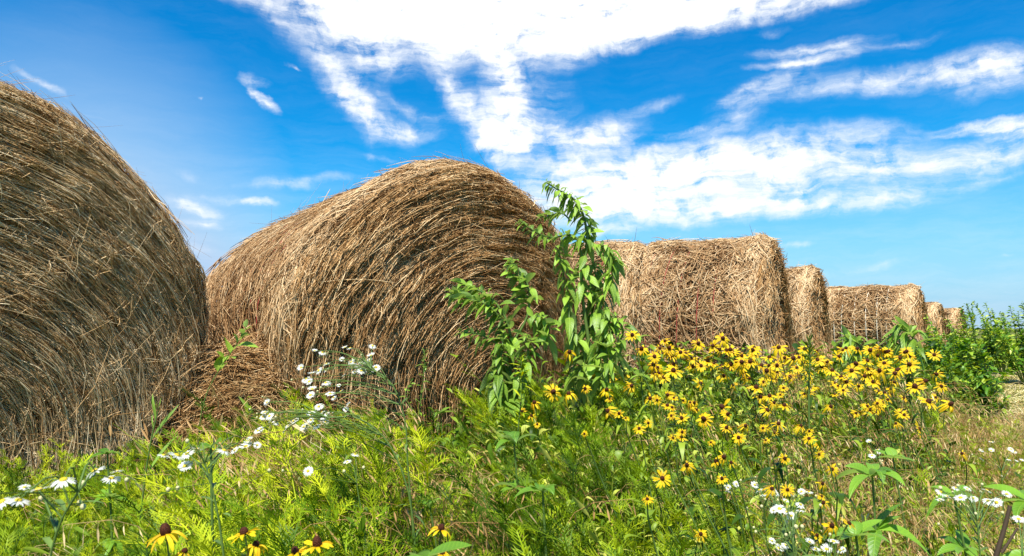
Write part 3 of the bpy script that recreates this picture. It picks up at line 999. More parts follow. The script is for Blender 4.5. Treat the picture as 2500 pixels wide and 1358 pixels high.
g = Geo()
scatter(g, FORB, 1500, 1.4, 4.2, 1260, 2330, .45, seed=41, rnd=(.35, 1.0))
scatter(g, FORB, 420, 1.2, 2.9, -50, 1250, .45, seed=42, rnd=(.1, .9), hfun=lambda px, d: canopy(px, d) * .95)
scatter(g, FORB_B, 160, 1.25, 2.6, -50, 1250, .40, seed=47, rnd=(.1, .9), hfun=lambda px, d: canopy(px, d) * .9, keep=patchy(62, 0, 1, 3, 0))
scatter(g, FORB_B, 500, 3.2, 6.4, 1300, 2330, .40, seed=43, rnd=(.1, .8), hfun=lambda px, d: np.interp(d, [3, 4, 6], [.56, .60, .56]) * np.interp(px, [2100, 2300], [1, .8]))
scatter(g, FORB_B, 160, 1.1, 3.0, 2050, 2600, .40, seed=44, rnd=(.1, .8))
scatter(g, FORB_B, 900, 4.0, 9.0, 2180, 2420, .40, seed=45, rnd=(.0, .75), hfun=lambda px, d: np.interp(px, [2180, 2300, 2420], [.55, .5, .22]))
scatter(g, FORB_B, 260, 2.2, 3.1, 640, 1250, .40, seed=46, rnd=(.0, .6), hfun=lambda px, d: .36 + 0 * px)
o = g.build('meadow_undergrowth', 'forb')
tag(o, 'green leafy undergrowth between and below the yellow flowers', 'undergrowth', kind='stuff')

g = Geo()
scatter(g, BROME, 1000, 1.0, 3.4, 1230, 2050, .5, seed=51, keep=patchy(9, .1, 1, 3.0, -.1), lean=(-.1, 0))
scatter(g, BROME, 2600, 1.0, 4.2, 1900, 2650, .5, seed=52, hfun=lambda px, d: canopy(px, d) + .06, keep=patchy(10, .25, 1, 2.5, .2), lean=(-.1, 0))
scatter(g, BROME, 520, 1.25, 2.6, -50, 1250, .5, seed=53, hfun=lambda px, d: canopy(px, d) + .05, keep=patchy(11, .0, 1, 3, -.1))
scatter(g, BROME, 160, 1.4, 2.5, 1100, 1350, .5, seed=54, hfun=lambda px, d: .40 + 0 * px)
scatter(g, BROME, 60, 1.75, 2.3, 760, 1010, .5, seed=55, hfun=lambda px, d: .62 + 0 * px, lean=(-.35, -.05), hmul=(.8, 1.05))
o = g.build('dry_grass', 'brome')
tag(o, 'dry tan seed-headed grass mixed through the meadow', 'dry grass', kind='stuff')

g = Geo()
scatter(g, TUFT, 1100, 1.25, 3.6, -80, 2600, .30, seed=61, hfun=lambda px, d: canopy(px, d) * .95)
scatter(g, TUFT, 700, 1.2, 4.2, 1600, 2700, .30, seed=67, hfun=lambda px, d: canopy(px, d) * .9, rnd=(.5, 1))
scatter(g, TUFT, 220, 1.3, 2.6, -80, 1300, .30, seed=65, hfun=lambda px, d: canopy(px, d) * 1.15, keep=patchy(63, 0, 1, 3, 0), lean=(-.5, -.1), rnd=(.5, 1))
scatter(g, TUFT, 6500, 3.6, 13.0, 2280, 2760, .30, seed=66, hfun=lambda px, d: .07 + 0 * px, wmul=1.3, keep=patchy(64, 0.1, 1, 1.1, .15))
scatter(g, TUFT, 2600, 4.0, 16.0, 2150, 2700, .30, seed=62, hfun=lambda px, d: np.interp(px, [2300, 2420], [.3, .08]) * np.interp(d, [4, 9, 12], [.8, .9, 2.0]), wmul=1.4, keep=lambda x, y, px: np.interp(y, [4, 9, 11], [.35, .35, 1]))
scatter(g, TUFT, 2500, 16.0, 40.0, 2000, 2700, .30, seed=63, hfun=lambda px, d: .3 + 0 * px, wmul=3.0)
scatter(g, TUFT, 900, 6.0, 16.0, 300, 2200, .30, seed=64, hfun=lambda px, d: .25 + 0 * px, wmul=2.0)
o = g.build('green_grass', 'grass')
tag(o, 'green grass among the flowers and along the field edge', 'grass', kind='stuff')

# mown straw lying on the open strip at the right
g = Geo()
rg = np.random.default_rng(71)
n = 26000
x, y, px = area(n, 3.4, 13, 2270, 2760, rg=rg)
th = rg.normal(.3, .9, n)
Ls = rg.uniform(.05, .22, n)
K = 4
t = np.linspace(-.5, .5, K)[None, :, None]
d = np.stack([np.cos(th), np.sin(th), rg.normal(0, .12, n)], -1)
P = np.stack([x, y, .035 + .04 * rg.random(n) + .02 * np.sin(x * 5) * np.cos(y * 4)], -1)[:, None] + d[:, None] * t * Ls[:, None, None] + np.array([0, 0, -.15]) * t ** 2 * Ls[:, None, None]
strands(g, P, np.full((n, K), .0028) * (y / 6)[:, None].clip(.7, 2), np.broadcast_to(np.array([0, 0, 1.0]), P.shape), rg.random(n), 2)
# litter under the plants
n = 9000
x, y, px = area(n, .9, 3.6, -100, 2650, rg=rg)
th = rg.uniform(0, 6.28, n)
d = np.stack([np.cos(th), np.sin(th), rg.normal(0, .25, n)], -1)
P = np.stack([x, y, .03 + .06 * rg.random(n)], -1)[:, None] + d[:, None] * t * rg.uniform(.05, .2, n)[:, None, None]
strands(g, P, np.full((n, K), .0014), np.broadcast_to(np.array([0, 0, 1.0]), P.shape), rg.uniform(.1, .8, n), 2)
o = g.build('mown_straw', 'mown')
tag(o, 'pale mown straw lying on the open strip at the far right', 'straw', kind='stuff')


# ------------------------------------------------------------------ black-eyed flowers
def susan_head(seed, npet=13, droop=.35):
    rg = np.random.default_rng(seed)
    g = Geo()
    th = np.linspace(0, 2 * pi, npet, endpoint=False) + rg.normal(0, .09, npet)
    e = rg.normal(.08, .13, npet)
    d = np.stack([np.cos(th) * np.cos(e), np.sin(th) * np.cos(e), np.sin(e)], -1)
    base = np.stack([np.cos(th) * .0055, np.sin(th) * .0055, rg.uniform(-.001, .001, npet)], -1)
    up = np.array([0, 0, 1.0]) + rg.normal(0, .22, (npet, 3))
    # the droop follows the head's own axis
    Lp = .0265 * rg.uniform(.78, 1.12, npet)
    leaves(g, base, d, up, Lp, .0037 * rg.uniform(.7, 1.2, npet), droop * rg.uniform(.3, 1.5, npet), np.clip(rg.normal(.6, .25, npet), 0, 1), K=6, fold=.22, prof='petal', twist=.35, wave=.015)
    return g.mesh('corolla', 'petal', smooth=True)


def cone_mesh():
    g = Geo()
    nu, nv = 14, 7
    th = np.linspace(0, 2 * pi, nu, endpoint=False)
    t = np.linspace(-.35, 1, nv)
    prof = np.array([.55, .9, 1.0, .95, .78, .48, .06])
    hh = np.array([-.002, .0, .003, .0062, .0092, .0112, .0120])
    P = np.stack([np.cos(th)[None] * prof[:, None] * .0072, np.sin(th)[None] * prof[:, None] * .0072, np.repeat(hh[:, None], nu, 1)], -1)
    i = np.arange(nv - 1)[:, None] * nu
    j = np.arange(nu)[None]
    g.add(P.reshape(-1, 3), np.stack([i + j, i + (j + 1) % nu, i + nu + (j + 1) % nu, i + nu + j], -1).reshape(-1, 4), .5)
    return g.mesh('cone', 'cone', smooth=True)


HEADS = [susan_head(900 + i, int(n), dr) for i, (n, dr) in enumerate([(13, .15), (14, .3), (12, .45), (13, .6), (15, .25), (11, .95), (12, .2), (9, 1.2), (14, .35), (8, .5), (13, .8), (12, .1)])]
CONE = cone_mesh()

S6, S5 = 2.234, 2.673
C6 = [(98, 155, 85), (218, 270, 75), (30, 267, 70), (235, 333, 60), (322, 350, 100), (427, 325, 70), (473, 320, 75), (92, 430, 85), (48, 373, 60), (195, 500, 80), (293, 480, 80), (324, 497, 60), (288, 538, 70), (375, 510, 45),
      (456, 200, 75), (590, 173, 80), (540, 212, 55), (568, 233, 60), (277, 187, 60), (390, 255, 60), (421, 284, 50), (312, 268, 50), (285, 255, 50), (511, 275, 50), (648, 250, 50), (693, 268, 50), (758, 238, 75),
      (897, 222, 100), (845, 276, 80), (692, 303, 80), (635, 315, 55), (708, 357, 60), (798, 320, 50), (843, 322, 60), (833, 349, 75), (888, 320, 50), (858, 392, 70), (812, 408, 60), (772, 442, 85), (595, 376, 65),
      (467, 418, 75), (650, 425, 60), (922, 443, 65), (797, 490, 80), (847, 489, 80), (592, 547, 100), (435, 523, 65), (438, 558, 55), (368, 608, 80), (491, 614, 95), (616, 586, 65), (832, 562, 75), (928, 540, 75),
      (870, 525, 60), (610, 661, 75), (714, 648, 85), (811, 661, 60), (895, 638, 95), (1016, 651, 90), (363, 710, 75), (318, 715, 55), (678, 713, 80), (826, 727, 55), (527, 738, 50), (1062, 719, 65), (1116, 747, 90),
      (1119, 804, 60), (595, 820, 85), (560, 843, 90), (640, 852, 60), (397, 865, 85), (927, 827, 65), (260, 935, 100), (587, 938, 65), (180, 1048, 60), (1188, 885, 80), (470, 1240, 80), (858, 993, 80), (945, 998, 80),
      (1135, 965, 65), (1130, 1033, 60), (1136, 1068, 90), (1185, 1195, 85), (1278, 1182, 85), (1102, 1248, 75), (1037, 232, 75), (1101, 238, 50), (1007, 275, 70), (1108, 288, 60), (1160, 298, 55), (1222, 270, 65),
      (1245, 235, 45), (1320, 230, 55), (1437, 267, 60), (1490, 245, 55), (1608, 268, 65), (1610, 315, 80), (995, 334, 70), (1052, 350, 70), (1187, 349, 75), (1295, 347, 85), (1320, 312, 80), (1380, 341, 65),
      (1446, 352, 90), (1473, 307, 70), (1528, 363, 80), (1552, 340, 55), (1237, 382, 55), (1362, 379, 60), (1413, 411, 80), (1202, 419, 70), (1333, 433, 65), (1248, 455, 60), (1528, 411, 65), (1640, 438, 90),
      (1690, 405, 60), (1782, 432, 50), (1440, 460, 50), (1508, 447, 60), (1575, 497, 60), (1060, 465, 65), (1202, 478, 60), (1390, 560, 80), (1433, 537, 85), (1710, 518, 110), (1830, 533, 85), (1662, 665, 90),
      (1897, 800, 70), (1315, 580, 50), (1490, 505, 50), (540, 310, 45), (585, 320, 45), (268, 385, 50), (740, 300, 45), (960, 380, 45), (1130, 330, 45), (1265, 410, 45), (735, 390, 45), (905, 480, 50)]
C5 = [(642, 28, 90), (971, 52, 80), (902, 98, 85), (815, 157, 85), (933, 208, 70), (993, 180, 75), (1045, 246, 85), (747, 268, 70), (886, 280, 90), (533, 288, 100), (639, 301, 105), (905, 335, 60), (414, 358, 100),
      (335, 415, 60), (395, 445, 90), (895, 410, 100), (968, 430, 80), (1010, 460, 50), (432, 500, 60), (740, 560, 50)]
CF = [(405, 1303, 80), (597, 1303, 85), (625, 1332, 80), (775, 1332, 85), (450, 1347, 60), (722, 1350, 70), (1077, 1292, 72), (1080, 1352, 50)]
SUS = [(1500 + x / S6, 750 + y / S6, s / S6, 0) for x, y, s in C6] + [(1150 + x / S5, 850 + y / S5, s / S5, 1) for x, y, s in C5] + [(x, y, s, 2) for x, y, s in CF]


def zone(px, py):
    if py > 1270 and px < 1200:
        return 'low in front of the feathery ragweed'
    if px < 1380 and py < 1080:
        return 'beside the feathery stem left of the patch'
    if px < 1530:
        return 'at the left end of the yellow patch'
    if py > 1230 and px > 1850:
        return 'among the broad leaves and white daisies at lower right'
    if py > 1130:
        return 'in the thin grass below the patch'
    if px > 2180 and py > 1000:
        return 'standing alone in dry grass toward the mown strip'
    if py > 1010:
        return 'along the lower fringe of the patch'
    if px < 1700:
        return 'under the red-twined bale' if py < 905 else 'in the left middle of the patch'
    if px < 1920:
        return 'under the frayed bale end' if py < 905 else 'in the middle of the patch'
    if px < 2080:
        return 'around the spiky horseweed' if py < 930 else 'just right of the patch centre'
    if py < 905:
        return 'under the pale-banded bale'
    return 'in the dense right part of the patch'


sus_info = []
rs = np.random.default_rng(77)
for i in range(62):
    fx = rs.uniform(1545, 2300)
    SUS.append((fx, 850 + 210 * rs.random() ** 1.6, rs.uniform(20, 30), 3))
for (px, py, s, src) in SUS:
    real = rs.uniform(.060, .068)
    d = float(np.clip(FPX * real / (s * 1.08), 1.0, 3.3))
    real *= 1.12
    r_ = ray(px, py)
    sl_ = -r_[2] / r_[1]
    hc = float(canopy(px, d)) + .07
    if src == 2:
        d = 1.0
        real = s * 1.12 / FPX * d
    elif CAM_Z - sl_ * d < hc:
        d = max(1.15, min(d, (CAM_Z - hc) / max(sl_, .02)))
        real = s * 1.10 / FPX * d
    P = at(px, py, d)
    if P[2] > .80:
        P[2] = .80
    sus_info.append(dict(px=px, py=py, s=s, d=d, P=P, z=zone(px, py), real=real, src=src))
# labels: the outstanding ones of each zone by name, the others share the zone's label
zones = {}
for i, q in enumerate(sus_info):
    zones.setdefault(q['z'], []).append(i)
for zn, ids in zones.items():
    left = list(ids)
    for i in ids:
        sus_info[i]['label'] = 'yellow flower with dark centre, ' + zn
        sus_info[i]['group'] = 'yellow flowers ' + zn

    def take(key, text):
        if len(left) < 2 and len(ids) > 1 and text is None:
            return
        if not left:
            return
        b = max(left, key=key)
        left.remove(b)
        sus_info[b]['label'] = text + ' ' + zn
    take(lambda i: sus_info[i]['s'], 'largest yellow dark-eyed flower')
    take(lambda i: -sus_info[i]['py'], 'highest yellow dark-eyed flower')
    take(lambda i: sus_info[i]['py'], 'lowest yellow dark-eyed flower')
    take(lambda i: -sus_info[i]['px'], 'leftmost yellow dark-eyed flower')
    take(lambda i: sus_info[i]['px'], 'rightmost yellow dark-eyed flower')
    take(lambda i: -sus_info[i]['s'], 'smallest yellow dark-eyed flower')

LEAFM = []
for i in range(4):
    g = Geo()
    leaves(g, [[0, 0, 0]], [1, 0, .6], [-.5, 0, 1], .085, .0085, .5 + .15 * i, rs.random(), K=6, fold=.3, twist=.4)
    LEAFM.append(g.mesh('leaf', 'forb', smooth=True))


def susan(q, k):
    P = q['P']
    d = q['d']
    h = P[2]
    lx = rs.uniform(.03, .16) * h / .6
    base = np.array([P[0] + lx, P[1] + rs.uniform(-.02, .08), 0.0])
    root = empty('black_eyed_flower', base)
    tag(root, q['label'], 'flower', q['group'])
    # head orientation
    if q['src'] == 2:
        nrm = norm(np.array([rs.normal(.05, .15), rs.normal(-.12, .08), 1.0]))
    else:
        nrm = norm(np.array([rs.normal(-.08, .42), rs.normal(-.72, .36), rs.uniform(.45, 1.1)]))
    loc = P - base
    mid = np.array([loc[0] * .25, loc[1] * .3, h * .55])
    neck = loc - nrm * .035 + np.array([0, 0, -.01])
    pts = curve_pts([(0, 0, 0), mid, neck, loc - nrm * .003], 10)
    g = Geo()
    tube(g, pts, np.linspace(.0019, .0012, 10), 5, rs.random())
    g.build('stem', 'stem', root, smooth=True)
    sc = q['real'] / .062
    co = bpy.data.objects.new('corolla', HEADS[k % len(HEADS)])
    COL.objects.link(co)
    co.parent = root
    co.location = tuple(loc)
    zrot = rs.uniform(0, 6.28)
    qt = Vector(tuple(nrm)).to_track_quat('Z', 'Y').to_euler()
    co.rotation_mode = 'QUATERNION'
    from mathutils import Quaternion
    co.rotation_quaternion = Vector(tuple(nrm)).to_track_quat('Z', 'Y') @ Quaternion((0, 0, 1), zrot)
    sc *= rs.uniform(.82, 1.1)
    co.scale = (sc, sc, sc * rs.uniform(.8, 1.3))
    cn = bpy.data.objects.new('cone', CONE)
    COL.objects.link(cn)
    cn.parent = co
    cn.location = (0, 0, -.0005)
    cs = rs.uniform(.95, 1.15)
    cn.scale = (cs, cs, cs * rs.uniform(.75, 1.15))
    for j in range(2 if d > 2.2 else 3):
        lf = bpy.data.objects.new('leaf', LEAFM[int(rs.integers(0, 4))])
        COL.objects.link(lf)
        lf.parent = root
        i = int(rs.integers(3, 7))
        lf.location = tuple(pts[i])
        lf.rotation_euler = (0, 0, rs.uniform(0, 6.28))
        ls = rs.uniform(.7, 1.1)
        lf.scale = (ls, ls, ls)


for k, q in enumerate(sus_info):
    susan(q, k)


# ------------------------------------------------------------------ white daisies (fleabane)
def daisy_head(seed, npet=30, up=.1, dr=.12):
    rg = np.random.default_rng(seed)
    g = Geo()
    th = np.linspace(0, 2 * pi, npet, endpoint=False) + rg.normal(0, .05, npet)
    e = rg.normal(up, .08, npet)
    d = np.stack([np.cos(th) * np.cos(e), np.sin(th) * np.cos(e), np.sin(e)], -1)
    base = np.stack([np.cos(th) * .0025, np.sin(th) * .0025, 0 * th], -1)
    leaves(g, base, d, np.array([0, 0, 1.0]), .0075 * rg.uniform(.85, 1.1, npet), .00075, dr, rg.random(npet), K=3, fold=.1, prof='petal')
    return g.mesh('blossom', 'daisy')


def disc_mesh():
    g = Geo()
    nu = 12
    th = np.linspace(0, 2 * pi, nu, endpoint=False)
    pr = np.array([.8, 1, .85, .5, .05])
    hh = np.array([-.0012, .0002, .0012, .0017, .0018])
    P = np.stack([np.cos(th)[None] * pr[:, None] * .0030, np.sin(th)[None] * pr[:, None] * .0030, np.repeat(hh[:, None], nu, 1)], -1)
    i = np.arange(4)[:, None] * nu
    j = np.arange(nu)[None]
    g.add(P.reshape(-1, 3), np.stack([i + j, i + (j + 1) % nu, i + nu + (j + 1) % nu, i + nu + j], -1).reshape(-1, 4), .5)
    return g.mesh('yellow_disc', 'disc', smooth=True)


def bud_mesh():
    g = Geo()
    nu = 8
    th = np.linspace(0, 2 * pi, nu, endpoint=False)
    pr = np.array([.2, .8, 1, .8, .15])
    hh = np.array([-.003, -.002, 0, .002, .003])
    P = np.stack([np.cos(th)[None] * pr[:, None] * .0026, np.sin(th)[None] * pr[:, None] * .0026, np.repeat(hh[:, None], nu, 1)], -1)
    i = np.arange(4)[:, None] * nu
    j = np.arange(nu)[None]
    g.add(P.reshape(-1, 3), np.stack([i + j, i + (j + 1) % nu, i + nu + (j + 1) % nu, i + nu + j], -1).reshape(-1, 4), .5)
    return g.mesh('bud', 'bud', smooth=True)


DHEAD = [daisy_head(50 + i, 30, u_, dr_) for i, (u_, dr_) in enumerate([(.15, .1), (.35, 0), (.0, .2), (-.1, .3), (.6, 0)])]
DISC, BUD = disc_mesh(), bud_mesh()


def daisy_plant(label, blossoms, d, stem_px, real=.0185, tilt=(.0, -.45), buds=6, seed=0, droopy=False):
    """blossoms: (px, py, size px); stem_px: the main stem in the photograph from its foot up, at depth d"""
    rg = np.random.default_rng(1000 + seed)
    sp = [at(px, py, d) for px, py in stem_px]
    foot = sp[0].copy()
    foot[2] = 0
    foot[1] += .03
    root = empty('white_daisy_plant', foot)
    tag(root, label, 'daisy', 'white fleabane daisies in the meadow')
    main = curve_pts([foot] + [p for p in sp], 18) - foot
    g = Geo()
    tube(g, main, np.linspace(.0017, .0008, 18) * min(1.5, .55 + .6 * d), 5, .5)
    top = main[5:]
    ends = []
    if len(blossoms) > 12:
        blossoms = list(blossoms) + [(px + rg.normal(0, 13), py + rg.normal(0, 11), s * .85) for (px, py, s) in blossoms]
    for (px, py, s) in blossoms:
        dd = float(np.clip(FPX * real / max(s, 8), d * .86, d * 1.16))
        P = at(px, py, dd) - foot
        # branch from the nearest lower point on the main stem
        dist = np.linalg.norm(top - P, axis=1) + np.where(top[:, 2] > P[2], .08, 0)
        b = top[int(np.argmin(dist))]
        m = (b + P) / 2 + np.array([0, 0, .015])
        tube(g, curve_pts([b, m, P], 6), np.linspace(.0010, .0005, 6), 4, .6)
        ends.append((P, dd, s))
    bud_pts = []
    for _ in range(buds):
        P0 = ends[int(rg.integers(0, len(ends)))][0]
        P = P0 + rg.normal(0, .018, 3) + np.array([0, 0, -.012])
        b = top[int(np.argmin(np.linalg.norm(top - P, axis=1)))]
        tube(g, curve_pts([b, (b + P) / 2, P], 4), .0005, 3, .6)
        bud_pts.append(P)
    # slim leaves on the stem
    k = rg.integers(2, 15, 12)
    n = len(k)
    yaw = rg.uniform(0, 6.28, n)
    leaves(g, main[k], np.stack([np.cos(yaw), np.sin(yaw), rg.uniform(.2, .8, n)], -1), [0, 0, 1], rg.uniform(.025, .06, n), .0028, .4, rg.random(n), K=4, fold=.3)
    g.build('stem', 'stem', root, smooth=False)
    from mathutils import Quaternion
    for (P, dd, s) in ends:
        nrm = norm(np.array([tilt[0] + rg.normal(0, .42), tilt[1] + rg.normal(0, .34), 1.0]))
        bo = bpy.data.objects.new('blossom', DHEAD[int(rg.integers(0, 4 if s > 18 else 5))])
        COL.objects.link(bo)
        bo.parent = root
        bo.location = tuple(P)
        bo.rotation_mode = 'QUATERNION'
        bo.rotation_quaternion = Vector(tuple(nrm)).to_track_quat('Z', 'Y') @ Quaternion((0, 0, 1), rg.uniform(0, 6.28))
        k = (s / FPX * dd) / .0175 * rg.uniform(.78, 1.0)
        bo.scale = (k, k, k)
        di = bpy.data.objects.new('yellow_disc', DISC)
        COL.objects.link(di)
        di.parent = bo
    for P in bud_pts:
        bu = bpy.data.objects.new('bud', BUD)
        COL.objects.link(bu)
        bu.parent = root
        bu.location = tuple(P)
        k = rg.uniform(.7, 1.2)
        bu.scale = (k, k, k)


daisy_plant('white daisies in the near left corner, soft and close to the viewer',
            [(95, 1195, 55), (155, 1172, 58), (232, 1150, 50), (60, 1190, 26), (285, 1150, 32), (272, 1168, 46), (5, 1225, 55), (45, 1222, 60)],
            .58, [(120, 1700), (110, 1450), (150, 1270), (190, 1200)], seed=1, tilt=(.0, -.25), buds=5)
daisy_plant('white daisies in a short row before the dark gap beside the nearest bale',
            [(432, 1112, 42), (400, 1112, 36), (457, 1108, 36), (482, 1097, 40), (452, 1138, 36), (547, 1100, 42), (573, 1100, 26), (600, 1090, 32), (628, 1087, 22), (610, 1072, 20)],
            .78, [(560, 1600), (545, 1350), (520, 1200), (500, 1130)], seed=2, tilt=(.0, -.2), buds=7)
daisy_plant('tall arching white daisy plant blown left in front of the swirled bale',
            [(855, 850, 22), (787, 861, 20), (797, 888, 22), (835, 878, 16), (858, 884, 24), (872, 893, 22), (892, 884, 20), (906, 868, 24), (918, 897, 24), (883, 905, 24), (903, 880, 16), (866, 910, 16),
             (762, 912, 26), (778, 905, 24), (748, 925, 22), (795, 935, 22), (806, 962, 24), (832, 955, 16), (762, 950, 24), (758, 965, 22), (845, 1000, 16)],
            1.45, [(1010, 1330), (995, 1130), (985, 1010), (950, 930), (905, 900)], real=.021, seed=3, tilt=(-.3, -.6), buds=10)
daisy_plant('bunch of wind-blurred white daisies hanging left of the arching daisy stem',
            [(652, 983, 24), (643, 1008, 16), (658, 1016, 26), (664, 1028, 20), (642, 1018, 20), (703, 1040, 18), (716, 1028, 18), (630, 1052, 20), (760, 1012, 24), (778, 993, 24), (790, 1018, 24), (772, 1040, 24),
             (742, 1042, 22), (795, 1030, 18), (786, 1006, 20), (700, 1047, 16), (756, 1030, 18)],
            1.40, [(1015, 1350), (985, 1160), (930, 1060), (870, 1020), (800, 1020)], real=.021, seed=4, tilt=(-.3, -.6), buds=8)
daisy_plant('three white daisies low in the ragweed below the swirled bale', [(867, 1110, 24), (848, 1128, 24), (752, 1150, 30)], 1.3, [(900, 1450), (890, 1300), (870, 1180)], seed=5, buds=3)


def c6(l):
    return [(1500 + x / S6, 750 + y / S6, s / S6) for x, y, s in l]


daisy_plant('spray of white daisies with cream buds at lower right, behind the front cluster',
            c6([(620, 985, 42), (622, 1003, 40), (665, 965, 46), (765, 970, 44), (790, 998, 46), (822, 1022, 58), (878, 1012, 50), (935, 1055, 44), (975, 1025, 50), (1020, 1006, 48), (1062, 1008, 46)]),
            1.15, [(1930, 1500), (1920, 1330), (1905, 1240)], seed=6, buds=22)
daisy_plant('cluster around one large open white daisy at lower right',
            c6([(900, 1100, 74), (1015, 1077, 60), (1012, 1106, 62), (965, 1138, 54), (868, 1108, 44), (940, 1118, 50)]), .95, [(1960, 1550), (1945, 1400), (1930, 1290)], seed=7, buds=10)
daisy_plant('white daisies along the bottom edge below the large open daisy',
            c6([(860, 1275, 44), (897, 1315, 62), (933, 1298, 46), (1065, 1282, 62), (1097, 1320, 54), (1157, 1320, 64), (1195, 1278, 62), (1232, 1326, 50), (1250, 1320, 40)]),
            .92, [(2030, 1600), (2025, 1450), (2010, 1370)], seed=8, buds=8)
daisy_plant('white daisies beside the brown stick at the right edge',
            c6([(1780, 1010, 62), (1815, 1032, 44), (1776, 1052, 46), (1888, 1040, 70), (1925, 992, 46), (1862, 986, 48), (1957, 1042, 50), (2032, 1000, 64), (2037, 1056, 54), (2084, 1066, 62), (2140, 1020, 54)]),
            1.05, [(2400, 1550), (2395, 1380), (2385, 1270)], seed=9, buds=12)
daisy_plant('single white daisy right of the brown stick', c6([(2205, 1157, 60), (2240, 1170, 40)]), 1.0, [(2500, 1480), (2495, 1350)], seed=10, buds=2)
daisy_plant('small white daisies in dry grass above the broad-leaved plant', c6([(1390, 735, 36), (1405, 810, 44), (1435, 778, 32), (1442, 790, 26)]), 2.0, [(2160, 1250), (2150, 1140)], seed=11, buds=2)
daisy_plant('far small white daisies near the mown strip',
            c6([(2055, 735, 34), (2002, 780, 30), (2055, 783, 32), (2163, 775, 36), (2182, 790, 28), (2000, 832, 30), (2150, 830, 34), (2192, 842, 30), (2220, 838, 28)]), 2.2, [(2450, 1250), (2445, 1150)], seed=12, buds=4)


# ------------------------------------------------------------------ tall weeds, leafy plants, shrubs
def leafy_stem(gs, gl, pts, r0, r1, nl, L, W, start=.25, el=.15, droop=.7, seed=0, n=24, prof='lance', rr=(.1, 1), K=7, tipgrow=.55, bias=(0, 0, 0), wave=.02, whorl=1):
    """a stem with big drooping leaves spiralling up it"""
    rg = np.random.default_rng(seed)
    c = curve_pts(pts, n)
    tube(gs, c, np.linspace(r0, r1, n), 6, .5)
    t = np.linspace(start, 1, nl)
    k = t * (n - 1.001)
    a = k.astype(int)
    base = c[a] + (c[a + 1] - c[a]) * (k - a)[:, None]
    T = norm(c[a + 1] - c[a])
    yaw = (np.arange(nl) // whorl) * 2.4 + (np.arange(nl) % whorl) * 3.14 + rg.normal(0, .3, nl)
    A = norm(np.cross(T, np.array([0.2, 1, .1])))
    B = np.cross(T, A)
    out = A * np.cos(yaw)[:, None] + B * np.sin(yaw)[:, None]
    e = el + .6 * t ** 4
    d = norm(out * np.cos(e)[:, None] + T * np.sin(e)[:, None] + np.array(bias) + rg.normal(0, .28, (nl, 3)))
    Ls = L * rg.uniform(.45, 1.2, nl) * (1 - (1 - tipgrow) * t ** 2)
    up = norm(np.array([0, 0, 1.0]) + T * .5 + rg.normal(0, .2, (nl, 3)))
    leaves(gl, base + out * r0 * .5, d, up, Ls, W * Ls / L, droop * rg.uniform(.15, 1.3, nl), np.clip(rg.uniform(rr[0], rr[1], nl), 0, 1), K=K, fold=.32, prof=prof, twist=.9, wave=wave)
    return c


def weed(name, label, cat, stems, group=None, smat='stem', lmat='weed'):
    """stems: list of dicts; every stem is a part with its own foliage part"""
    foot = np.array(stems[0]['pts'][0], float).copy()
    foot[2] = 0
    root = empty(name, foot)
    tag(root, label, cat, group)
    for i, s in enumerate(stems):
        s = dict(s)
        pts = np.array(s.pop('pts')) - foot
        gs, gl = Geo(), Geo()
        leafy_stem(gs, gl, pts, **s)
        st = gs.build('stem', smat, root, smooth=True)
        gl.build('foliage', lmat, st, smooth=True)
    return root


def A(px, py, d):
    return at(px, py, d)


def G(px, d):
    p = at(px, 900, d)
    p[2] = 0
    return p


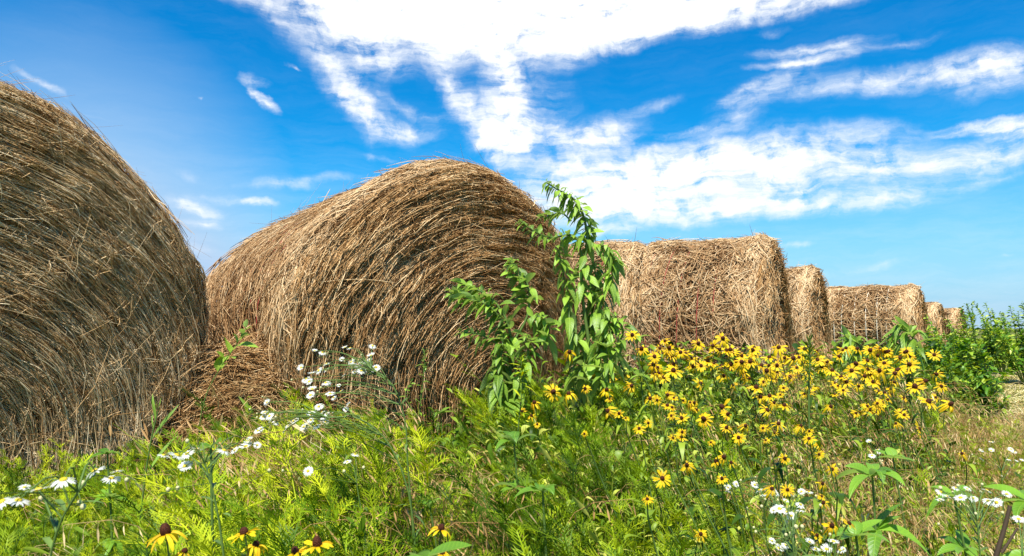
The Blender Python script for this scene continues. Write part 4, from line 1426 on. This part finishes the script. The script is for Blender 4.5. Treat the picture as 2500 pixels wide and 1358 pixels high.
# plant at the bale's right edge: main stem bowing up and over
D1 = 3.05
weed('tall_weed', 'tallest drooping green weed, arching over the right edge of the swirled bale', 'weed', [
    dict(pts=[G(1440, D1), A(1440, 860, D1), A(1420, 690, D1), A(1432, 560, D1), A(1405, 490, D1), A(1365, 465, D1), A(1332, 445, D1)], r0=.009, r1=.003, nl=115, L=0.093, W=0.0186, start=.30, el=-.25, droop=0.75, seed=1, tipgrow=.4, bias=(-.25, 0, -.1)),
    dict(pts=[A(1425, 640, D1), A(1400, 575, D1), A(1345, 580, D1), A(1290, 555, D1 - .05), A(1272, 540, D1 - .05)], r0=.005, r1=.002, nl=52, L=0.072, W=0.0159, start=.15, el=.0, droop=0.52, seed=2, bias=(-.5, 0, 0)),
    dict(pts=[A(1440, 800, D1), A(1475, 720, D1), A(1497, 650, D1), A(1490, 610, D1), A(1458, 597, D1)], r0=.005, r1=.002, nl=67, L=0.086, W=0.0177, start=.1, el=-.4, droop=0.83, seed=3, bias=(0, 0, -.4)),
    dict(pts=[A(1425, 860, D1 - .05), A(1395, 800, D1 - .05), A(1385, 720, D1), A(1370, 640, D1), A(1360, 600, D1)], r0=.005, r1=.002, nl=57, L=0.086, W=0.0177, start=.1, el=-.4, droop=0.83, seed=4, bias=(0, -.1, -.4)),
    dict(pts=[A(1450, 900, D1 - .1), A(1470, 840, D1 - .1), A(1485, 790, D1 - .1), A(1480, 750, D1 - .1)], r0=.005, r1=.002, nl=62, L=0.086, W=0.0186, start=.05, el=-.3, droop=0.75, seed=5, bias=(0, -.2, -.4)),
    dict(pts=[A(1460, 930, D1 - .15), A(1500, 860, D1 - .15), A(1520, 800, D1 - .1), A(1500, 770, D1 - .1)], r0=.005, r1=.002, nl=57, L=0.092, W=0.0164, start=.0, el=-.1, droop=.6, seed=7, bias=(0, -.2, -.2)),
    dict(pts=[A(1410, 930, D1 - .1), A(1440, 800, D1 + .05), A(1455, 700, D1 + .08), A(1450, 640, D1 + .08)], r0=.005, r1=.002, nl=120, L=0.101, W=0.0172, start=.0, el=-.3, droop=.8, seed=8, bias=(0, 0, -.3), rr=(0, .6)),
    dict(pts=[A(1430, 600, D1 + .05), A(1440, 560, D1 + .05), A(1420, 520, D1 + .05), A(1390, 500, D1 + .05)], r0=.004, r1=.0015, nl=45, L=0.078, W=0.0139, start=.0, el=.0, droop=.6, seed=9, bias=(-.2, 0, -.1)),
    dict(pts=[A(1395, 540, D1 - .02), A(1370, 520, D1 - .02), A(1345, 525, D1), A(1318, 530, D1)], r0=.004, r1=.0015, nl=31, L=0.057, W=0.0124, start=.2, el=.2, droop=0.30, seed=6, bias=(-.5, 0, 0)),
])
D2 = 2.75
weed('tall_weed', 'branching green weed with leaf clusters blown left across the swirled bale', 'weed', [
    dict(pts=[G(1245, D2), A(1235, 960, D2), A(1250, 850, D2), A(1225, 760, D2), A(1180, 715, D2), A(1125, 695, D2)], r0=.009, r1=.003, nl=78, L=0.090, W=0.0195, start=.30, el=-.1, droop=0.60, seed=11, bias=(-.6, 0, 0), tipgrow=.75),
    dict(pts=[A(1245, 850, D2), A(1290, 760, D2), A(1285, 690, D2), A(1255, 660, D2), A(1250, 635, D2)], r0=.006, r1=.002, nl=62, L=0.079, W=0.0177, start=.3, el=.1, droop=0.52, seed=12, bias=(-.45, 0, .1)),
    dict(pts=[A(1245, 900, D2), A(1300, 860, D2 - .05), A(1340, 800, D2 - .05), A(1325, 775, D2 - .05), A(1295, 775, D2 - .05)], r0=.005, r1=.002, nl=46, L=0.086, W=0.0195, start=.35, el=-.1, droop=0.68, seed=13, bias=(0, 0, -.2)),
    dict(pts=[A(1235, 800, D2), A(1190, 745, D2 - .04), A(1145, 730, D2 - .04), A(1105, 715, D2 - .04)], r0=.004, r1=.002, nl=50, L=0.092, W=0.0172, start=.2, el=.1, droop=.5, seed=16, bias=(-.5, 0, .05)),
    dict(pts=[A(1240, 940, D2), A(1275, 900, D2 - .08), A(1290, 850, D2 - .08), A(1280, 820, D2 - .08)], r0=.004, r1=.002, nl=50, L=0.092, W=0.0172, start=.0, el=.0, droop=.7, seed=17, bias=(0, -.1, -.2), rr=(0, .7)),
    dict(pts=[A(1240, 880, D2), A(1200, 830, D2), A(1160, 815, D2), A(1125, 810, D2)], r0=.004, r1=.002, nl=36, L=0.064, W=0.0133, start=.2, el=.1, droop=0.38, seed=14, bias=(-.4, 0, 0)),
    dict(pts=[A(1245, 990, D2 - .05), A(1215, 930, D2 - .05), A(1225, 860, D2 - .05), A(1230, 800, D2)], r0=.005, r1=.002, nl=67, L=0.093, W=0.0203, start=.0, el=-.2, droop=0.68, seed=15, rr=(0, .6)),
])


def rosette(name, label, px, py, d, n, L, W, seed, h=None, mat='broad', spread=(0, 0, 0), el=(.1, .8), cat='leafy plant', group=None, prof='lance', droop=.45, tiers=1):
    """stem with large leaves at its top (and lower tiers), top at (px,py) and depth d"""
    rg = np.random.default_rng(seed)
    top = at(px, py, d)
    foot = top.copy()
    foot[2] = 0
    foot[0] += rg.uniform(-.02, .05)
    root = empty(name, foot)
    tag(root, label, cat, group)
    g = Geo()
    c = curve_pts([(0, 0, 0), (top - foot) * .5 + np.array([.01, 0, 0]), top - foot], 10)
    tube(g, c, np.linspace(.004, .002, 10), 6, .4)
    g.build('stem', 'stem', root, smooth=True)
    for ti in range(tiers):
        b = c[-1 - ti * 2]
        for i in range(n):
            g = Geo()
            yaw = i * 2 * pi / n + ti * .8 + rg.normal(0, .25)
            e = rg.uniform(*el) - ti * .25
            dd = norm(np.array([cos(yaw) * cos(e), sin(yaw) * cos(e), sin(e)]) + np.array(spread))
            leaves(g, b[None], dd, np.array([0, 0, 1.0]) - dd * .3 + rg.normal(0, .15, 3), L * rg.uniform(.5, 1.05), W * rg.uniform(.65, .95), droop * rg.uniform(.3, 1.6), rg.random(), K=10, fold=.35, prof=prof, twist=.3, wave=.02)
            g.build('leaf', mat, root, smooth=True)
    return root


LP = 'broad-leaved seedlings in the meadow'
rosette('leafy_plant', 'leafy plant with two long pale pointed leaves beside the dark foot of the swirled bale', 1255, 1085, 1.75, 6, .105, .020, 1, spread=(-.3, 0, .15), el=(.3, 1.0), tiers=2, prof='lance')
rosette('leafy_plant', 'small leafy plant with a broad pale leaf under the ragweed stems', 1325, 1200, 1.4, 5, .07, .019, 2, spread=(0, -.1, .1))
rosette('leafy_plant', 'large dark green broad-leaved plant right of the lower yellow flowers', 2130, 1165, 1.45, 7, .115, .017, 3, spread=(-.15, 0, .1), el=(.1, .9), tiers=3)
rosette('leafy_plant', 'broad-leaved plant under the white daisies by the brown stick', 2330, 1215, 1.4, 6, .10, .014, 4, spread=(-.2, 0, .05), tiers=3)
rosette('leafy_plant', 'broad-leaved plant at the right edge behind the brown stick', 2510, 1225, 1.3, 6, .10, .017, 5, spread=(-.25, 0, .05), tiers=2)
rosette('leafy_plant', 'low broad-leaved plant at the bottom edge right of the daisies', 2090, 1310, 1.2, 6, .085, .014, 6, spread=(-.15, -.1, .05), tiers=2)
rosette('leafy_plant', 'small toothed-leaf plant before the foot of the nearest bale', 262, 1110, 1.75, 7, .06, .014, 7, spread=(0, 0, .1), tiers=3)
rosette('leafy_plant', 'single broad leaf between the white daisies and the nearest bale', 515, 1095, 1.2, 3, .06, .016, 8, spread=(-.5, 0, .05))
rosette('leafy_plant', 'large bright leaf cut off by the bottom edge', 1040, 1362, .72, 3, .05, .014, 9, spread=(-.5, 0, .0), el=(-.1, .3), droop=.15)
rosette('leafy_plant', 'leafy plant with upright light leaf at the middle of the ragweed', 1050, 1240, 1.5, 4, .055, .011, 10, spread=(0, 0, .6))
rosette('leafy_plant', 'leafy seedling in dry grass above the large broad-leaved plant', 2180, 1120, 1.75, 5, .07, .016, 13, spread=(0, 0, .1))
rosette('leafy_plant', 'grey-green leafy plant at the left of the flowers behind the topmost left flower', 1555, 830, 3.1, 8, .10, .017, 14, spread=(0, 0, .1), tiers=4, mat='weed')
rosette('leafy_plant', 'leafy plant beside the foot of the tallest weed', 1480, 850, 2.9, 8, .09, .015, 15, spread=(0, 0, .2), tiers=4, mat='weed')
rosette('leafy_plant', 'dark leafy plant in the shaded foot of the swirled bale', 1075, 1010, 2.7, 8, .06, .014, 16, spread=(0, 0, .1), tiers=4, mat='weed')

weed('climbing_weed', 'thin vine with pale green leaves leaning on the hay between the two nearest bales', 'weed', [
    dict(pts=[G(510, 2.9), A(505, 960, 2.9), A(540, 895, 2.9), A(575, 845, 2.88), A(600, 800, 2.88)], r0=.003, r1=.0015, nl=14, L=.085, W=.019, start=.45, el=.3, droop=.3, seed=61, prof='ovate', tipgrow=1.0, bias=(.3, -.3, .3), rr=(.6, 1)),
], lmat='weed')
weed('slender_weed', 'slender leafy weed standing against the lower face of the swirled bale', 'weed', [
    dict(pts=[G(1020, 2.85), A(1025, 1000, 2.85), A(1035, 900, 2.85), A(1037, 860, 2.85)], r0=.003, r1=.0012, nl=26, L=.05, W=.008, start=.3, el=.4, droop=.3, seed=62),
    dict(pts=[A(1020, 1020, 2.85), A(990, 960, 2.85), A(1005, 930, 2.85)], r0=.002, r1=.001, nl=12, L=.045, W=.008, start=.2, el=.4, droop=.3, seed=63),
])
weed('slender_weed', 'tall dark grass-like stem before the nearest bale', 'weed', [
    dict(pts=[G(345, 1.7), A(350, 1200, 1.7), A(372, 1060, 1.7), A(388, 995, 1.7)], r0=.003, r1=.001, nl=9, L=.13, W=.005, start=.25, el=1.0, droop=.15, seed=64, tipgrow=.5),
])
weed('feathery_stem', 'upright mimosa-like stem with fine leaflets left of the yellow flower patch', 'weed', [
    dict(pts=[G(1262, 2.3), A(1265, 1050, 2.3), A(1275, 930, 2.3), A(1272, 870, 2.3)], r0=.003, r1=.001, nl=70, L=.06, W=.006, start=.35, el=.35, droop=.4, seed=65, tipgrow=.6),
], lmat='ragweed')
weed('horseweed', 'spiky horseweed rising out of the yellow flowers below the pale-banded bale', 'weed', [
    dict(pts=[G(1975, 2.6), A(1975, 950, 2.6), A(1977, 880, 2.6), A(1977, 825, 2.6)], r0=.004, r1=.002, nl=110, L=.055, W=.0032, start=.35, el=.5, droop=.25, seed=66, tipgrow=.7),
], lmat='forb')
weed('drooping_weed', 'large drooping long-leaved weed before the right end of the pale-banded bale', 'weed', [
    dict(pts=[G(2235, 4.2), A(2235, 880, 4.2), A(2225, 820, 4.2), A(2200, 800, 4.2)], r0=.006, r1=.003, nl=46, L=.19, W=.017, start=.4, el=.1, droop=1.0, seed=67, bias=(-.45, 0, .1), tipgrow=.9),
], lmat='weed')
weed('drooping_weed', 'drooping long-leaved weed before the left of the pale-banded bale', 'weed', [
    dict(pts=[G(2110, 4.4), A(2110, 880, 4.4), A(2095, 840, 4.4), A(2070, 828, 4.4)], r0=.006, r1=.003, nl=40, L=.17, W=.016, start=.45, el=.1, droop=.9, seed=68, bias=(-.4, 0, .1), tipgrow=.9),
], lmat='weed')
weed('brown_stick', 'bare dark brown forked stick at the lower right corner', 'stick', [
    dict(pts=[G(2425, 1.0), A(2432, 1358, 1.0), A(2452, 1290, 1.0), A(2466, 1235, 1.0)], r0=.0042, r1=.0026, nl=2, L=.012, W=.002, seed=69),
    dict(pts=[A(2445, 1350, 1.0), A(2465, 1320, 1.0), A(2484, 1290, 1.0)], r0=.0025, r1=.0016, nl=2, L=.012, W=.002, seed=70),
], smat='stem_brown')


def shrub(label, px, py, d, wpx, seed, name='leafy_shrub', L=.09, W=.022, nst=16, leaves_n=52, mat='shrub', group='shrubs at the right end of the bale row'):
    """many leafy shoots from one foot; crown top at (px,py), about wpx wide"""
    rg = np.random.default_rng(seed)
    top = at(px, py, d)
    foot = np.array([top[0], top[1], 0.0])
    half = wpx / FPX * d / 2
    root = empty(name, foot)
    tag(root, label, 'shrub', group)
    gs, gl = Geo(), Geo()
    for i in range(nst):
        fx = rg.uniform(-1, 1)
        h = top[2] * (1 - .35 * fx * fx) * rg.uniform(.72, 1.02) if i else top[2]
        fx = fx if i else 0.
        x, y = fx * half, rg.uniform(-.6, .6) * half
        pts = [(x * .15, y * .15, 0), (x * .6, y * .6, h * .45), (x + rg.normal(0, .03), y, h * .8), (x + rg.normal(-.03, .04), y, h)]
        leafy_stem(gs, gl, pts, .008, .002, leaves_n, L, W, start=.22, el=.3, droop=.4, seed=seed * 50 + i, n=14, prof='ovate', rr=(.1, 1.15), K=4, tipgrow=.6)
    gs.build('stems', 'stem', root).name = 'branching_stem'
    gl.build('foliage', mat, root)


shrub('shrub with spiky top before the farthest bale', 2300, 775, 7.5, 120, 1, nst=18)
shrub('tall bright-tipped shrub right of the farthest bale', 2390, 742, 9.5, 150, 2, nst=26, L=.10)
shrub('tallest shrub at the right picture edge', 2500, 735, 9.0, 150, 3, nst=28, L=.10)
shrub('lower shrub between the two tall ones at right', 2445, 765, 10.5, 120, 4, nst=20)
shrub('dark low shrub below the bright-tipped one', 2360, 830, 6.6, 150, 5, nst=22, L=.10, W=.028)
shrub('yellow-green low shrub at the end of the pale-banded bale', 2275, 800, 6.2, 90, 6, nst=14, L=.07)
shrub('round dark green weed clump on the edge of the mown strip', 2390, 905, 5.6, 110, 7, nst=16, L=.09, W=.02)
shrub('shrub just outside the right edge behind the mown strip', 2610, 745, 10.0, 160, 8, nst=20)

print('OBJECTS', len(bpy.data.objects), 'VERTS', sum(len(m.vertices) for m in bpy.data.meshes))
